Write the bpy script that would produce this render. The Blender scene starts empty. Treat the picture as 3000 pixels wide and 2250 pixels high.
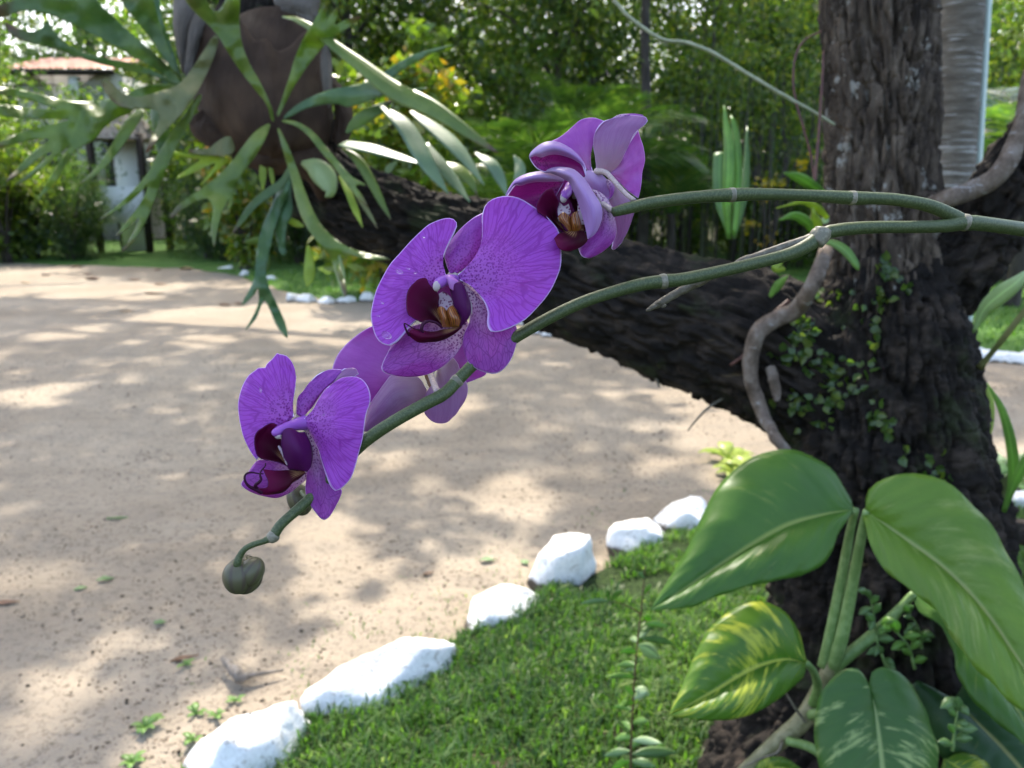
import bpy, math, random
import numpy as np
from mathutils import Vector
from mathutils.bvhtree import BVHTree

random.seed(7)
RNG = np.random.default_rng(7)
scene = bpy.context.scene
col = scene.collection

# ------------------------------------------------------------------ camera
CAM = np.array([0.0, 0.0, 1.40])
PITCH = math.radians(12.6)
FPX = 2350.0                      # focal length in pixels of a 3000 px wide frame
FWD = np.array([0, math.cos(PITCH), -math.sin(PITCH)])
UPV = np.array([0, math.sin(PITCH), math.cos(PITCH)])
RGT = np.array([1.0, 0, 0])
cd = bpy.data.cameras.new('camera')
cam = bpy.data.objects.new('camera', cd)
col.objects.link(cam)
cam.location = CAM
cam.rotation_euler = (math.pi / 2 - PITCH, 0, 0)
cd.sensor_width = 36.0
cd.lens = FPX / 3000 * 36.0
cd.clip_start = 0.02
cd.clip_end = 600
cd.dof.use_dof = True
cd.dof.focus_distance = 0.425
cd.dof.aperture_fstop = 12.5
scene.camera = cam

# ------------------------------------------------------------------ light
SUN_EL, SUN_AZ = math.radians(52), math.radians(-9)
SUN = np.array([math.sin(SUN_AZ) * math.cos(SUN_EL), math.cos(SUN_AZ) * math.cos(SUN_EL), math.sin(SUN_EL)])
world = bpy.data.worlds.new('World')
scene.world = world
world.use_nodes = True
wt = world.node_tree
bg = wt.nodes['Background']
sky = wt.nodes.new('ShaderNodeTexSky')
sky.sky_type = 'NISHITA'
sky.sun_disc = False
sky.sun_elevation = SUN_EL
sky.sun_rotation = SUN_AZ
sky.air_density = 1.0
sky.dust_density = 4.0
sky.ozone_density = 0.4
wt.links.new(sky.outputs[0], bg.inputs['Color'])
bg.inputs['Strength'].default_value = 0.15
sl = bpy.data.lights.new('sun', 'SUN')
sl.energy = 2.0
sl.angle = math.radians(0.53)
sl.color = (1.0, 0.93, 0.82)
so = bpy.data.objects.new('sun', sl)
col.objects.link(so)
so.rotation_euler = Vector(SUN).to_track_quat('Z', 'Y').to_euler()
so.location = (0, 0, 30)
scene.view_settings.view_transform = 'Standard'
scene.view_settings.look = 'None'
scene.view_settings.gamma = 1.0
scene.view_settings.use_curve_mapping = False
scene.view_settings.exposure = 2.35
scene.render.engine = 'CYCLES'
scene.cycles.use_denoising = True
scene.cycles.max_bounces = 8
scene.cycles.transmission_bounces = 6
scene.cycles.diffuse_bounces = 4
scene.cycles.sample_clamp_indirect = 6.0
scene.cycles.use_adaptive_sampling = True
scene.cycles.adaptive_threshold = 0.015

# ------------------------------------------------------------------ helpers
def P(x, y, d):
    """a point d metres ahead of the camera, seen at photo pixel x, y"""
    return CAM + d * (FWD + (x - 1500.0) / FPX * RGT + (1125.0 - y) / FPX * UPV)

def G(x, y, z=0.0):
    """where the view through photo pixel x, y meets the height z"""
    r = FWD + (x - 1500.0) / FPX * RGT + (1125.0 - y) / FPX * UPV
    return CAM + r * ((z - CAM[2]) / r[2])

def vnoise(p, seed=0):
    p = np.asarray(p, float)
    i = np.floor(p).astype(np.int64)
    f = p - i
    f = f * f * (3 - 2 * f)
    def h(a, b, c):
        n = (a * 374761393 + b * 668265263 + c * 1274126177 + seed * 974711) & 0xffffffff
        n = ((n ^ (n >> 13)) * 1274126177) & 0xffffffff
        n = n ^ (n >> 16)
        return (n & 0xffff) / 65535.0
    x, y, z = i[..., 0], i[..., 1], i[..., 2]
    fx, fy, fz = f[..., 0], f[..., 1], f[..., 2]
    a = h(x, y, z) * (1 - fx) + h(x + 1, y, z) * fx
    b = h(x, y + 1, z) * (1 - fx) + h(x + 1, y + 1, z) * fx
    c = h(x, y, z + 1) * (1 - fx) + h(x + 1, y, z + 1) * fx
    d = h(x, y + 1, z + 1) * (1 - fx) + h(x + 1, y + 1, z + 1) * fx
    return (a * (1 - fy) + b * fy) * (1 - fz) + (c * (1 - fy) + d * fy) * fz

def fbm(p, octv=4, seed=0):
    s, a, t = 0.0, 0.5, 0.0
    p = np.asarray(p, float)
    for o in range(octv):
        s = s + a * vnoise(p * (2 ** o), seed + o * 17)
        t += a
        a *= 0.5
    return s / t

def sstep(x, a, b):
    t = np.clip((x - a) / (b - a), 0, 1)
    return t * t * (3 - 2 * t)

ORIGIN = {}

def tag(o, label=None, cat=None, group=None, kind=None):
    if label: o['label'] = label
    if cat: o['category'] = cat
    if group: o['group'] = group
    if kind: o['kind'] = kind
    return o

def thing(name, loc, label, cat, group=None):
    o = bpy.data.objects.new(name, None)
    col.objects.link(o)
    o.empty_display_size = 0.05
    o.location = Vector(loc)
    ORIGIN[o] = np.array(loc, float)
    return tag(o, label, cat, group)

def mesh(name, V, F, mats, uv=None, mi=None, smooth=True, tint=None):
    V = np.asarray(V, np.float32)
    F = np.asarray(F, np.int32)
    k = F.shape[1]
    me = bpy.data.meshes.new(name)
    me.vertices.add(len(V))
    me.vertices.foreach_set('co', V.ravel())
    me.loops.add(F.size)
    me.loops.foreach_set('vertex_index', F.ravel())
    me.polygons.add(len(F))
    me.polygons.foreach_set('loop_start', np.arange(0, F.size, k, dtype=np.int32))
    if not isinstance(mats, (list, tuple)):
        mats = [mats]
    for m in mats:
        me.materials.append(m)
    if mi is not None:
        me.polygons.foreach_set('material_index', np.asarray(mi, np.int32))
    if smooth:
        me.polygons.foreach_set('use_smooth', np.ones(len(F), bool))
    if uv is not None:
        l = me.uv_layers.new(name='UVMap')
        l.data.foreach_set('uv', np.asarray(uv, np.float32)[F.ravel()].ravel())
    if tint is not None:
        a = me.attributes.new('tint', 'FLOAT', 'POINT')
        a.data.foreach_set('value', np.asarray(tint, np.float32))
    me.update(calc_edges=True)
    me.validate()
    return me

def put(name, me, parent=None, loc=None):
    o = bpy.data.objects.new(name, me)
    col.objects.link(o)
    if parent is not None:
        o.parent = parent
    if loc is not None:
        o.location = Vector(loc)
    return o

def build(name, V, F, mats, parent=None, **kw):
    """mesh object; world coordinates in, made local to the thing it belongs to (or to its own base)"""
    V = np.asarray(V, float)
    if parent is not None:
        o0 = ORIGIN[parent]
        ob = put(name, mesh(name, V - o0, F, mats, **kw), parent)
    else:
        o0 = np.array([V[:, 0].mean(), V[:, 1].mean(), V[:, 2].min()])
        ob = put(name, mesh(name, V - o0, F, mats, **kw), None, o0)
    ORIGIN[ob] = o0
    return ob

def copy_tree(o, parent=None):
    c = o.copy()
    col.objects.link(c)
    c.parent = parent
    for ch in list(o.children):
        copy_tree(ch, c)
    return c

def smooth_line(pts, n):
    """Catmull-Rom through the points, n samples evenly spaced by length"""
    p = np.asarray(pts, float)
    if len(p) == 2:
        t = np.linspace(0, 1, n)[:, None]
        return p[0] * (1 - t) + p[1] * t
    e = np.vstack([2 * p[0] - p[1], p, 2 * p[-1] - p[-2]])
    out = []
    m = 10
    for i in range(len(p) - 1):
        a, b, c, d = e[i], e[i + 1], e[i + 2], e[i + 3]
        t = np.linspace(0, 1, m, endpoint=False)[:, None]
        out.append(0.5 * (2 * b + (c - a) * t + (2 * a - 5 * b + 4 * c - d) * t ** 2 + (3 * b - a - 3 * c + d) * t ** 3))
    q = np.vstack(out + [p[-1:]])
    s = np.r_[0, np.cumsum(np.linalg.norm(np.diff(q[:, :2] if q.shape[1] < 3 else q[:, :3], axis=0), axis=1))]
    t = np.linspace(0, s[-1], n)
    return np.stack([np.interp(t, s, q[:, j]) for j in range(q.shape[1])], 1)

def grid_faces(nv, nu, off=0):
    i = np.arange(nv - 1)[:, None] * nu + np.arange(nu - 1)[None, :]
    i = i.ravel() + off
    return np.stack([i, i + 1, i + nu + 1, i + nu], 1)

def grid_normals(g):
    du = np.gradient(g, axis=1)
    dv = np.gradient(g, axis=0)
    n = np.cross(du, dv)
    return n / (np.linalg.norm(n, axis=2, keepdims=True) + 1e-12)

def sheet(g, uvg, t, m0=0, m1=1, m2=2, toward=True):
    """a grid of points -> closed sheet of thickness t; material m0 faces the camera, m1 faces away, m2 is the rim"""
    nv, nu = g.shape[:2]
    n = grid_normals(g)
    view = CAM - g.reshape(-1, 3).mean(0)
    if (n.reshape(-1, 3).mean(0) @ view) < 0:
        g = g[:, ::-1]
        uvg = uvg[:, ::-1]
        n = -n[:, ::-1]
    a = (g + n * t * 0.5).reshape(-1, 3)
    b = (g - n * t * 0.5).reshape(-1, 3)
    k = nv * nu
    f0 = grid_faces(nv, nu)
    f1 = f0[:, ::-1] + k
    idx = np.arange(k).reshape(nv, nu)
    ring = np.r_[idx[0, :], idx[1:, -1], idx[-1, ::-1][1:], idx[::-1, 0][1:]]
    r0, r1 = ring[:-1], ring[1:]
    f2 = np.stack([r0, r0 + k, r1 + k, r1], 1)
    V = np.vstack([a, b])
    F = np.vstack([f0, f1, f2])
    mi = np.r_[np.full(len(f0), m0), np.full(len(f1), m1), np.full(len(f2), m2)]
    uv = np.vstack([uvg.reshape(-1, 2)] * 2)
    return V, F, mi, uv

def join(parts):
    Vs, Fs, Ms, Us = [], [], [], []
    o = 0
    for V, F, mi, uv in parts:
        Vs.append(V); Fs.append(F + o); Ms.append(mi); Us.append(uv)
        o += len(V)
    return np.vstack(Vs), np.vstack(Fs), np.concatenate(Ms), np.vstack(Us)

def tube(pts, radii, seg=10, n=None, cap=True, flat=1.0):
    """tube along world points; quads only"""
    pts = np.asarray(pts, float)
    radii = np.broadcast_to(np.asarray(radii, float), (len(pts),))
    if n:
        q = smooth_line(np.c_[pts, radii], n)
        pts, radii = q[:, :3], q[:, 3]
    T = np.gradient(pts, axis=0)
    T /= np.linalg.norm(T, axis=1, keepdims=True) + 1e-12
    up = np.array([0, 0, 1.0])
    if abs(T[0] @ up) > 0.9:
        up = np.array([0, 1.0, 0])
    N = np.cross(T[0], up); N /= np.linalg.norm(N)
    Ns = [N]
    for i in range(1, len(pts)):
        N = Ns[-1] - (Ns[-1] @ T[i]) * T[i]
        N /= np.linalg.norm(N) + 1e-12
        Ns.append(N)
    Ns = np.array(Ns)
    Bs = np.cross(T, Ns)
    a = np.linspace(0, 2 * math.pi, seg, endpoint=False)
    ring = (np.cos(a)[None, :, None] * Ns[:, None, :] + flat * np.sin(a)[None, :, None] * Bs[:, None, :])
    V = (pts[:, None, :] + ring * radii[:, None, None]).reshape(-1, 3)
    m = len(pts)
    i = np.arange(m - 1)[:, None] * seg
    j = np.arange(seg)[None, :]
    jn = (np.arange(seg)[None, :] + 1) % seg
    F = np.stack([i + j, i + jn, i + seg + jn, i + seg + j], -1).reshape(-1, 4)
    s = np.linspace(0, 1, m)
    uv = np.stack(np.meshgrid(np.linspace(0, 1, seg), s), -1).reshape(-1, 2)
    if cap:
        o = len(V)
        V = np.vstack([V, pts[0] - T[0] * radii[0] * 0.4, pts[-1] + T[-1] * radii[-1] * 0.4])
        uv = np.vstack([uv, [[0.5, 0], [0.5, 1]]])
        jj = np.arange(0, seg, 2)
        F = np.vstack([F, np.stack([np.full(len(jj), o), (jj + 2) % seg, jj + 1, jj], 1),
                       np.stack([np.full(len(jj), o + 1), (m - 1) * seg + jj, (m - 1) * seg + jj + 1, (m - 1) * seg + (jj + 2) % seg], 1)])
    return V, F, np.zeros(len(F), int), uv

def ribbon(pts, n=16, across=5, dip=0.12, t=0.0012, s=1.0, ox=0.0, oy=0.0, mats=(0, 0, 0), dscale=1.0, twist0=0.0, twist1=0.0, v0=0.0, face=None):
    """strap leaf: (x, y, width px, depth m) stations -> sheet with a folded cross-section"""
    q = smooth_line(np.array(pts, float), n)
    x, y, w, d = ox + q[:, 0] / s, oy + q[:, 1] / s, q[:, 2] / s, q[:, 3] * dscale
    c = np.array([P(a, b, e) for a, b, e in zip(x, y, d)])
    T = np.gradient(c, axis=0)
    T /= np.linalg.norm(T, axis=1, keepdims=True) + 1e-9
    V = c - CAM
    V /= np.linalg.norm(V, axis=1, keepdims=True)
    S = np.cross(T, V)
    S /= np.linalg.norm(S, axis=1, keepdims=True) + 1e-9
    N = np.cross(S, T)
    tw = np.linspace(twist0, twist1, n)[:, None]
    S2 = S * np.cos(tw) + N * np.sin(tw)
    N2 = -S * np.sin(tw) + N * np.cos(tw)
    hw = np.maximum(w, 0.8) * d / FPX * 0.5
    if face is not None:            # turn the blade so that its upper side looks along 'face'
        S3 = np.cross(T, face)
        S3 /= np.linalg.norm(S3, axis=1, keepdims=True) + 1e-9
        S3 *= np.sign((S3 * S2).sum(1, keepdims=True))
        S2 = S3
        N2 = np.cross(S2, T)
        hw = hw / np.clip(np.abs((S2 * S).sum(1)), 0.45, 1.0)
    u = np.linspace(-1, 1, across)
    g = c[:, None, :] + u[None, :, None] * hw[:, None, None] * S2[:, None, :] + ((np.abs(u) - 0.5)[None, :, None] * hw[:, None, None] * dip) * N2[:, None, :]
    uvg = np.stack(np.meshgrid((u + 1) / 2, np.linspace(v0, 1, n)), -1)
    return sheet(g, uvg, t, *mats)

# ------------------------------------------------------------------ node helpers
class NT:
    def __init__(self, name):
        self.m = bpy.data.materials.new(name)
        self.m.use_nodes = True
        self.t = self.m.node_tree
        self.t.nodes.clear()
        self.out = self.t.nodes.new('ShaderNodeOutputMaterial')
    def n(self, typ, ins=None, **props):
        nd = self.t.nodes.new(typ)
        for k, v in props.items():
            setattr(nd, k, v)
        for k, v in (ins or {}).items():
            if isinstance(v, bpy.types.NodeSocket):
                self.t.links.new(v, nd.inputs[k])
            else:
                nd.inputs[k].default_value = v
        return nd
    def math(self, op, a, b=0.0, c=0.0, clamp=False):
        return self.n('ShaderNodeMath', {0: a, 1: b, 2: c}, operation=op, use_clamp=clamp).outputs[0]
    def sm(self, x, lo, hi, a=0.0, b=1.0):
        return self.n('ShaderNodeMapRange', {'Value': x, 'From Min': lo, 'From Max': hi, 'To Min': a, 'To Max': b}, interpolation_type='SMOOTHSTEP').outputs[0]
    def mix(self, f, a, b):
        nd = self.n('ShaderNodeMix', None, data_type='RGBA')
        for k, v in ((0, f), (6, a), (7, b)):
            if isinstance(v, bpy.types.NodeSocket):
                self.t.links.new(v, nd.inputs[k])
            else:
                nd.inputs[k].default_value = v if k == 0 else (*v[:3], 1.0)
        return nd.outputs[2]
    def ramp(self, f, stops):
        nd = self.n('ShaderNodeValToRGB', {'Fac': f})
        e = nd.color_ramp.elements
        while len(e) < len(stops):
            e.new(0.5)
        for el, (p, c) in zip(e, stops):
            el.position = p
            el.color = (*c[:3], 1.0)
        return nd.outputs['Color']
    def noise(self, vec, scale, detail=4.0, rough=0.55, out='Fac', dist=0.0):
        return self.n('ShaderNodeTexNoise', {'Vector': vec, 'Scale': scale, 'Detail': detail, 'Roughness': rough, 'Distortion': dist}).outputs[out]
    def vor(self, vec, scale, feature='F1', dims='3D', rand=1.0):
        return self.n('ShaderNodeTexVoronoi', {'Vector': vec, 'Scale': scale, 'Randomness': rand}, feature=feature, voronoi_dimensions=dims).outputs['Distance']
    def obj(self):
        return self.n('ShaderNodeTexCoord').outputs['Object']
    def uv(self):
        o = self.n('ShaderNodeTexCoord').outputs['UV']
        s = self.n('ShaderNodeSeparateXYZ', {0: o})
        return o, s.outputs[0], s.outputs[1]
    def xyz(self, a, b, c=0.0):
        return self.n('ShaderNodeCombineXYZ', {0: a, 1: b, 2: c}).outputs[0]
    def scale(self, v, s):
        return self.n('ShaderNodeVectorMath', {0: v, 1: s}, operation='MULTIPLY').outputs[0]
    def bump(self, h, strength=0.3, dist=0.002):
        return self.n('ShaderNodeBump', {'Height': h, 'Strength': strength, 'Distance': dist}).outputs[0]
    def bsdf(self, color, rough=0.6, spec=0.4, normal=None, coat=0.0):
        ins = {'Base Color': color, 'Roughness': rough, 'Specular IOR Level': spec, 'Coat Weight': coat}
        if not isinstance(color, bpy.types.NodeSocket):
            ins['Base Color'] = (*color[:3], 1.0)
        if normal is not None:
            ins['Normal'] = normal
        return self.n('ShaderNodeBsdfPrincipled', ins).outputs[0]
    def leaf(self, color, tcolor, trans=0.35, rough=0.5, spec=0.4, normal=None, coat=0.0):
        a = self.bsdf(color, rough, spec, normal, coat)
        ins = {'Color': tcolor if isinstance(tcolor, bpy.types.NodeSocket) else (*tcolor[:3], 1.0)}
        if normal is not None:
            ins['Normal'] = normal
        b = self.n('ShaderNodeBsdfTranslucent', ins).outputs[0]
        return self.done(self.n('ShaderNodeMixShader', {0: trans, 1: a, 2: b}).outputs[0])
    def done(self, s):
        self.t.links.new(s, self.out.inputs['Surface'])
        return self.m

def plain(name, c, rough=0.7, spec=0.3):
    t = NT(name)
    return t.done(t.bsdf(c, rough, spec))
# ------------------------------------------------------------------ materials
def petal_mat(name, ground, vein, base, net=1.0, dots=1.0, fine=34.0, along=1.5, trans=0.32, edge=True, dotzone=0.78):
    t = NT(name)
    o, u, v = t.uv()
    ob = t.obj()
    w = t.n('ShaderNodeVectorMath', {0: t.noise(ob, 160.0, 2.0, out='Color'), 1: (0.5, 0.5, 0.5)}, operation='SUBTRACT').outputs[0]
    uvw = t.n('ShaderNodeVectorMath', {0: t.xyz(t.math('MULTIPLY', u, fine), t.math('MULTIPLY', v, along)), 1: t.scale(w, (0.55, 0.25, 0.0))}, operation='ADD').outputs[0]
    ed = t.vor(uvw, 1.0, 'DISTANCE_TO_EDGE', '2D')
    line = t.sm(ed, 0.02, 0.14, 1.0, 0.0)
    coarse = t.n('ShaderNodeVectorMath', {0: t.xyz(t.math('MULTIPLY', u, fine * 0.34), t.math('MULTIPLY', v, along * 0.6)), 1: t.scale(w, (0.38, 0.2, 0.0))}, operation='ADD').outputs[0]
    ed2 = t.vor(coarse, 1.0, 'DISTANCE_TO_EDGE', '2D')
    line2 = t.sm(ed2, 0.012, 0.06, 1.0, 0.0)
    line = t.math('MAXIMUM', t.math('MULTIPLY', line, 0.62 * net), t.math('MULTIPLY', line2, 0.8 * net))
    line = t.math('MULTIPLY', line, t.sm(v, 0.15, 0.55, 0.25, 1.0))
    dz = t.sm(v, 0.12, dotzone, 1.0, 0.0)
    dn = t.n('ShaderNodeVectorMath', {0: ob, 1: t.scale(w, (0.0008, 0.0008, 0.0008))}, operation='ADD').outputs[0]
    dd = t.vor(dn, 760.0, 'F1', '3D')
    dot = t.math('MULTIPLY', t.sm(dd, 0.34, 0.50, 1.0, 0.0), t.math('MULTIPLY', dz, dots))
    c = t.mix(t.sm(v, 0.05, 0.70, 1.0, 0.0), ground, base)
    c = t.mix(t.math('MULTIPLY', t.noise(ob, 60.0, 3.0), 0.35), c, tuple(a * 0.8 for a in vein))
    c = t.mix(t.math('MULTIPLY', line, 0.8), c, vein)
    c = t.mix(t.math('MULTIPLY', dot, 0.9), c, tuple(a * 0.8 for a in vein))
    if edge:
        e = t.math('MINIMUM', t.math('MINIMUM', u, t.math('SUBTRACT', 1.0, u)), t.math('MULTIPLY', t.math('SUBTRACT', 1.0, v), 1.0))
        c = t.mix(t.sm(e, 0.0, 0.018, 0.75, 0.0), c, (0.72, 0.55, 0.88))
    nr = t.bump(t.math('ADD', t.math('MULTIPLY', line, -0.4), t.noise(ob, 300.0, 2.0)), 0.25, 0.0006)
    return t.leaf(c, t.mix(0.3, c, (0.75, 0.12, 0.62)), trans, 0.42, 0.35, nr)

M = {}
M['petal'] = petal_mat('orchid petal', (0.38, 0.066, 0.55), (0.18, 0.004, 0.24), (0.41, 0.11, 0.53), net=0.95)
M['sepal'] = petal_mat('orchid sepal', (0.33, 0.062, 0.41), (0.12, 0.003, 0.15), (0.66, 0.48, 0.58), net=0.95, fine=20.0, along=8.0, dotzone=0.85)
M['sepal_dorsal'] = petal_mat('orchid dorsal sepal', (0.29, 0.060, 0.42), (0.14, 0.004, 0.19), (0.30, 0.07, 0.42), net=0.4, dots=0.8, fine=14.0, dotzone=1.3)
M['petal_inner'] = petal_mat('orchid petal inner face', (0.25, 0.014, 0.17), (0.12, 0.003, 0.09), (0.30, 0.04, 0.23), net=0.6, fine=14.0)
M['petal_back'] = petal_mat('orchid petal back', (0.46, 0.28, 0.62), (0.32, 0.12, 0.44), (0.54, 0.40, 0.62), net=0.25, dots=0.0, fine=12.0, along=1.5, trans=0.42)
M['petal_back_lit'] = petal_mat('orchid petal lit through', (0.44, 0.125, 0.54), (0.30, 0.045, 0.38), (0.50, 0.25, 0.50), net=0.3, dots=0.0, fine=14.0, along=1.4, trans=0.55)  # petal back with the light shining through it put into the pink
M['sepal_back'] = petal_mat('orchid sepal back', (0.47, 0.26, 0.49), (0.29, 0.11, 0.31), (0.52, 0.41, 0.45), net=0.4, dots=0.0, fine=9.0, along=0.8, trans=0.58)
M['rim'] = plain('orchid petal rim', (0.60, 0.46, 0.74), 0.5)

def lip_mat():
    t = NT('orchid lip maroon')
    o, u, v = t.uv()
    ob = t.obj()
    wob = t.math('MULTIPLY', t.noise(ob, 260.0, 2.0), 0.5)
    st = t.math('SINE', t.math('MULTIPLY', t.math('ADD', u, t.math('MULTIPLY', wob, 0.10)), 62.0))
    st = t.sm(st, -0.1, 0.5)
    zone = t.math('MULTIPLY', t.sm(v, 0.20, 0.42, 1.0, 0.0), t.sm(u, 0.62, 0.35, 0.0, 1.0))
    c = t.mix(t.sm(v, 0.35, 1.0), (0.034, 0.002, 0.010), (0.105, 0.002, 0.040))
    c = t.mix(t.math('MULTIPLY', zone, st), c, (0.42, 0.22, 0.10))
    return t.leaf(c, (0.34, 0.004, 0.08), 0.3, 0.55, 0.12)
M['lip'] = lip_mat()
t = NT('orchid lip outer face'); M['lip_out'] = t.leaf(t.mix(t.noise(t.obj(), 90.0), (0.050, 0.004, 0.050), (0.080, 0.006, 0.085)), (0.14, 0.004, 0.07), 0.15, 0.5, 0.15)
t = NT('orchid callus')
o, u, v = t.uv()
st = t.sm(t.math('SINE', t.math('MULTIPLY', t.math('ADD', u, t.math('MULTIPLY', t.noise(t.obj(), 300.0), 0.10)), 40.0)), 0.0, 0.45)
M['callus'] = t.done(t.bsdf(t.mix(t.math('MULTIPLY', st, t.sm(v, 0.0, 0.3)), t.mix(t.noise(t.obj(), 400.0), (0.21, 0.070, 0.008), (0.31, 0.125, 0.02)), (0.08, 0.008, 0.01)), 0.35, 0.5))
t = NT('orchid throat spotted')
dd = t.vor(t.obj(), 620.0)
M['throat'] = t.leaf(t.mix(t.sm(dd, 0.30, 0.42, 1.0, 0.0), (0.50, 0.38, 0.46), (0.13, 0.004, 0.08)), (0.5, 0.3, 0.4), 0.25, 0.45)
M['column'] = plain('orchid column', (0.24, 0.07, 0.36), 0.4)
M['anther'] = plain('orchid anther cap', (0.36, 0.29, 0.31), 0.4)
M['lit_lobe'] = plain('orchid column wing', (0.32, 0.12, 0.36), 0.4)  # light coming through the lip lobe is put into this paler colour
M['tendril'] = plain('orchid tendril', (0.030, 0.002, 0.02), 0.55, 0.15)
t = NT('water drop')
M['drop'] = t.done(t.n('ShaderNodeBsdfPrincipled', {'Base Color': (1, 1, 1, 1), 'Roughness': 0.02, 'IOR': 1.33, 'Transmission Weight': 1.0}).outputs[0])

def stem_mat(name, a, b, sp=900.0):
    t = NT(name)
    ob = t.obj()
    f = t.noise(ob, sp, 2.0, 0.7)
    c = t.mix(t.sm(f, 0.42, 0.62), a, b)
    c = t.mix(t.math('MULTIPLY', t.noise(ob, 30.0), 0.5), c, tuple(x * 0.7 for x in a))
    return t.done(t.bsdf(c, 0.5, 0.4, t.bump(f, 0.2, 0.0004)))
M['stem'] = stem_mat('orchid stem green', (0.040, 0.058, 0.018), (0.080, 0.102, 0.040))
M['node'] = stem_mat('orchid stem bract', (0.15, 0.14, 0.10), (0.24, 0.22, 0.16), 300.0)
M['pedicel'] = stem_mat('orchid flower stalk', (0.34, 0.26, 0.26), (0.46, 0.36, 0.34))
M['twig_dry'] = stem_mat('dry stem', (0.10, 0.085, 0.06), (0.18, 0.16, 0.12), 200.0)
t = NT('orchid bud')
ob = t.obj(); o, u, v = t.uv()
st = t.sm(t.math('SINE', t.math('MULTIPLY', u, 44.0)), 0.2, 1.0)
M['bud'] = t.done(t.bsdf(t.mix(t.math('MULTIPLY', st, 0.45), t.mix(t.noise(ob, 70.0), (0.058, 0.052, 0.028), (0.090, 0.086, 0.042)), (0.045, 0.022, 0.028)), 0.45, 0.4))

def leaf_mat(name, lo, mid, hi, trans=0.45, rough=0.26, spec=0.7, tmul=(1.5, 1.7, 0.6), bumpy=0.0):
    """foliage of many leaves; the tint attribute gives each leaf its own colour"""
    t = NT(name)
    a = t.n('ShaderNodeAttribute', None, attribute_name='tint').outputs['Fac']
    c = t.ramp(a, [(0.0, lo), (0.55, mid), (1.0, hi)])
    tc = t.n('ShaderNodeVectorMath', {0: c, 1: tmul}, operation='MULTIPLY').outputs[0]
    return t.leaf(c, tc, trans, rough, spec)
M['leaf_dark'] = leaf_mat('dark evergreen foliage', (0.024, 0.050, 0.022), (0.050, 0.095, 0.032), (0.16, 0.20, 0.04), trans=0.58)
M['leaf_mid'] = leaf_mat('green foliage', (0.045, 0.090, 0.022), (0.085, 0.150, 0.032), (0.22, 0.24, 0.04), trans=0.58)
M['leaf_sunlit'] = leaf_mat('yellow green foliage', (0.07, 0.13, 0.02), (0.13, 0.20, 0.03), (0.26, 0.24, 0.03))  # sunlight on the foliage is put into this brighter colour
M['leaf_croton'] = leaf_mat('croton foliage', (0.06, 0.12, 0.02), (0.16, 0.22, 0.03), (0.42, 0.20, 0.02))
M['leaf_canopy'] = leaf_mat('canopy foliage', (0.04, 0.085, 0.02), (0.07, 0.13, 0.03), (0.13, 0.17, 0.03), trans=0.35)
M['leaf_palm'] = leaf_mat('palm frond', (0.045, 0.10, 0.025), (0.075, 0.15, 0.035), (0.16, 0.22, 0.05))
M['leaf_yellow'] = leaf_mat('yellowing foliage', (0.20, 0.20, 0.02), (0.34, 0.26, 0.02), (0.45, 0.24, 0.02), trans=0.5)

def strap_mat(name, a, b, trans=0.35, rough=0.38, tip=None, rib=True, spec=0.5, fuzz=0.0):
    t = NT(name)
    o, u, v = t.uv()
    ob = t.obj()
    c = t.mix(t.sm(t.noise(ob, 14.0, 4.0), 0.35, 0.65), a, b)
    fin = t.noise(t.xyz(t.math('MULTIPLY', u, 22.0), t.math('MULTIPLY', v, 2.0)), 1.0, 3.0)
    c = t.mix(t.math('MULTIPLY', fin, 0.25), c, tuple(x * 1.5 for x in b))
    if rib and name.startswith('staghorn'):
        rib = False
    if rib:
        r = t.math('ABSOLUTE', t.math('SUBTRACT', u, 0.5))
        c = t.mix(t.sm(r, 0.0, 0.10, 0.45, 0.0), c, tuple(min(1, x * 1.8 + 0.02) for x in b))
    if tip:
        tn = t.math('ADD', v, t.math('MULTIPLY', t.noise(ob, 25.0), 0.3))
        c = t.mix(t.sm(tn, 0.98, 1.18), c, tip)
    tc = t.n('ShaderNodeVectorMath', {0: c, 1: (1.5, 1.7, 0.7)}, operation='MULTIPLY').outputs[0]
    return t.leaf(c, tc, trans, rough, spec, t.bump(fin, 0.2, 0.001))
M['frond'] = strap_mat('staghorn frond green', (0.085, 0.140, 0.022), (0.160, 0.215, 0.04), tip=(0.12, 0.07, 0.045))
M['frond_teal'] = strap_mat('staghorn frond grey green', (0.065, 0.120, 0.038), (0.120, 0.175, 0.062), tip=(0.13, 0.07, 0.05), rough=0.5)
M['frond_yellow'] = strap_mat('staghorn frond yellow green', (0.22, 0.30, 0.03), (0.34, 0.40, 0.06), 0.45)
M['frond_dark'] = strap_mat('staghorn frond dark green', (0.045, 0.105, 0.035), (0.08, 0.15, 0.05), 0.3)
M['frond_olive'] = strap_mat('staghorn frond ageing', (0.13, 0.15, 0.055), (0.20, 0.19, 0.08), 0.3, tip=(0.13, 0.06, 0.035), rough=0.55)
M['strap'] = strap_mat('strap leaf green', (0.10, 0.20, 0.04), (0.17, 0.30, 0.06), 0.45)
M['strap_pale'] = strap_mat('strap leaf pale', (0.24, 0.33, 0.16), (0.33, 0.42, 0.24), 0.35)
M['strap_teal'] = strap_mat('strap leaf blue green', (0.085, 0.165, 0.050), (0.135, 0.225, 0.08), 0.4)
M['frond_bud'] = strap_mat('young shield frond', (0.22, 0.30, 0.13), (0.32, 0.38, 0.18), 0.35, rib=False)

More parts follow.
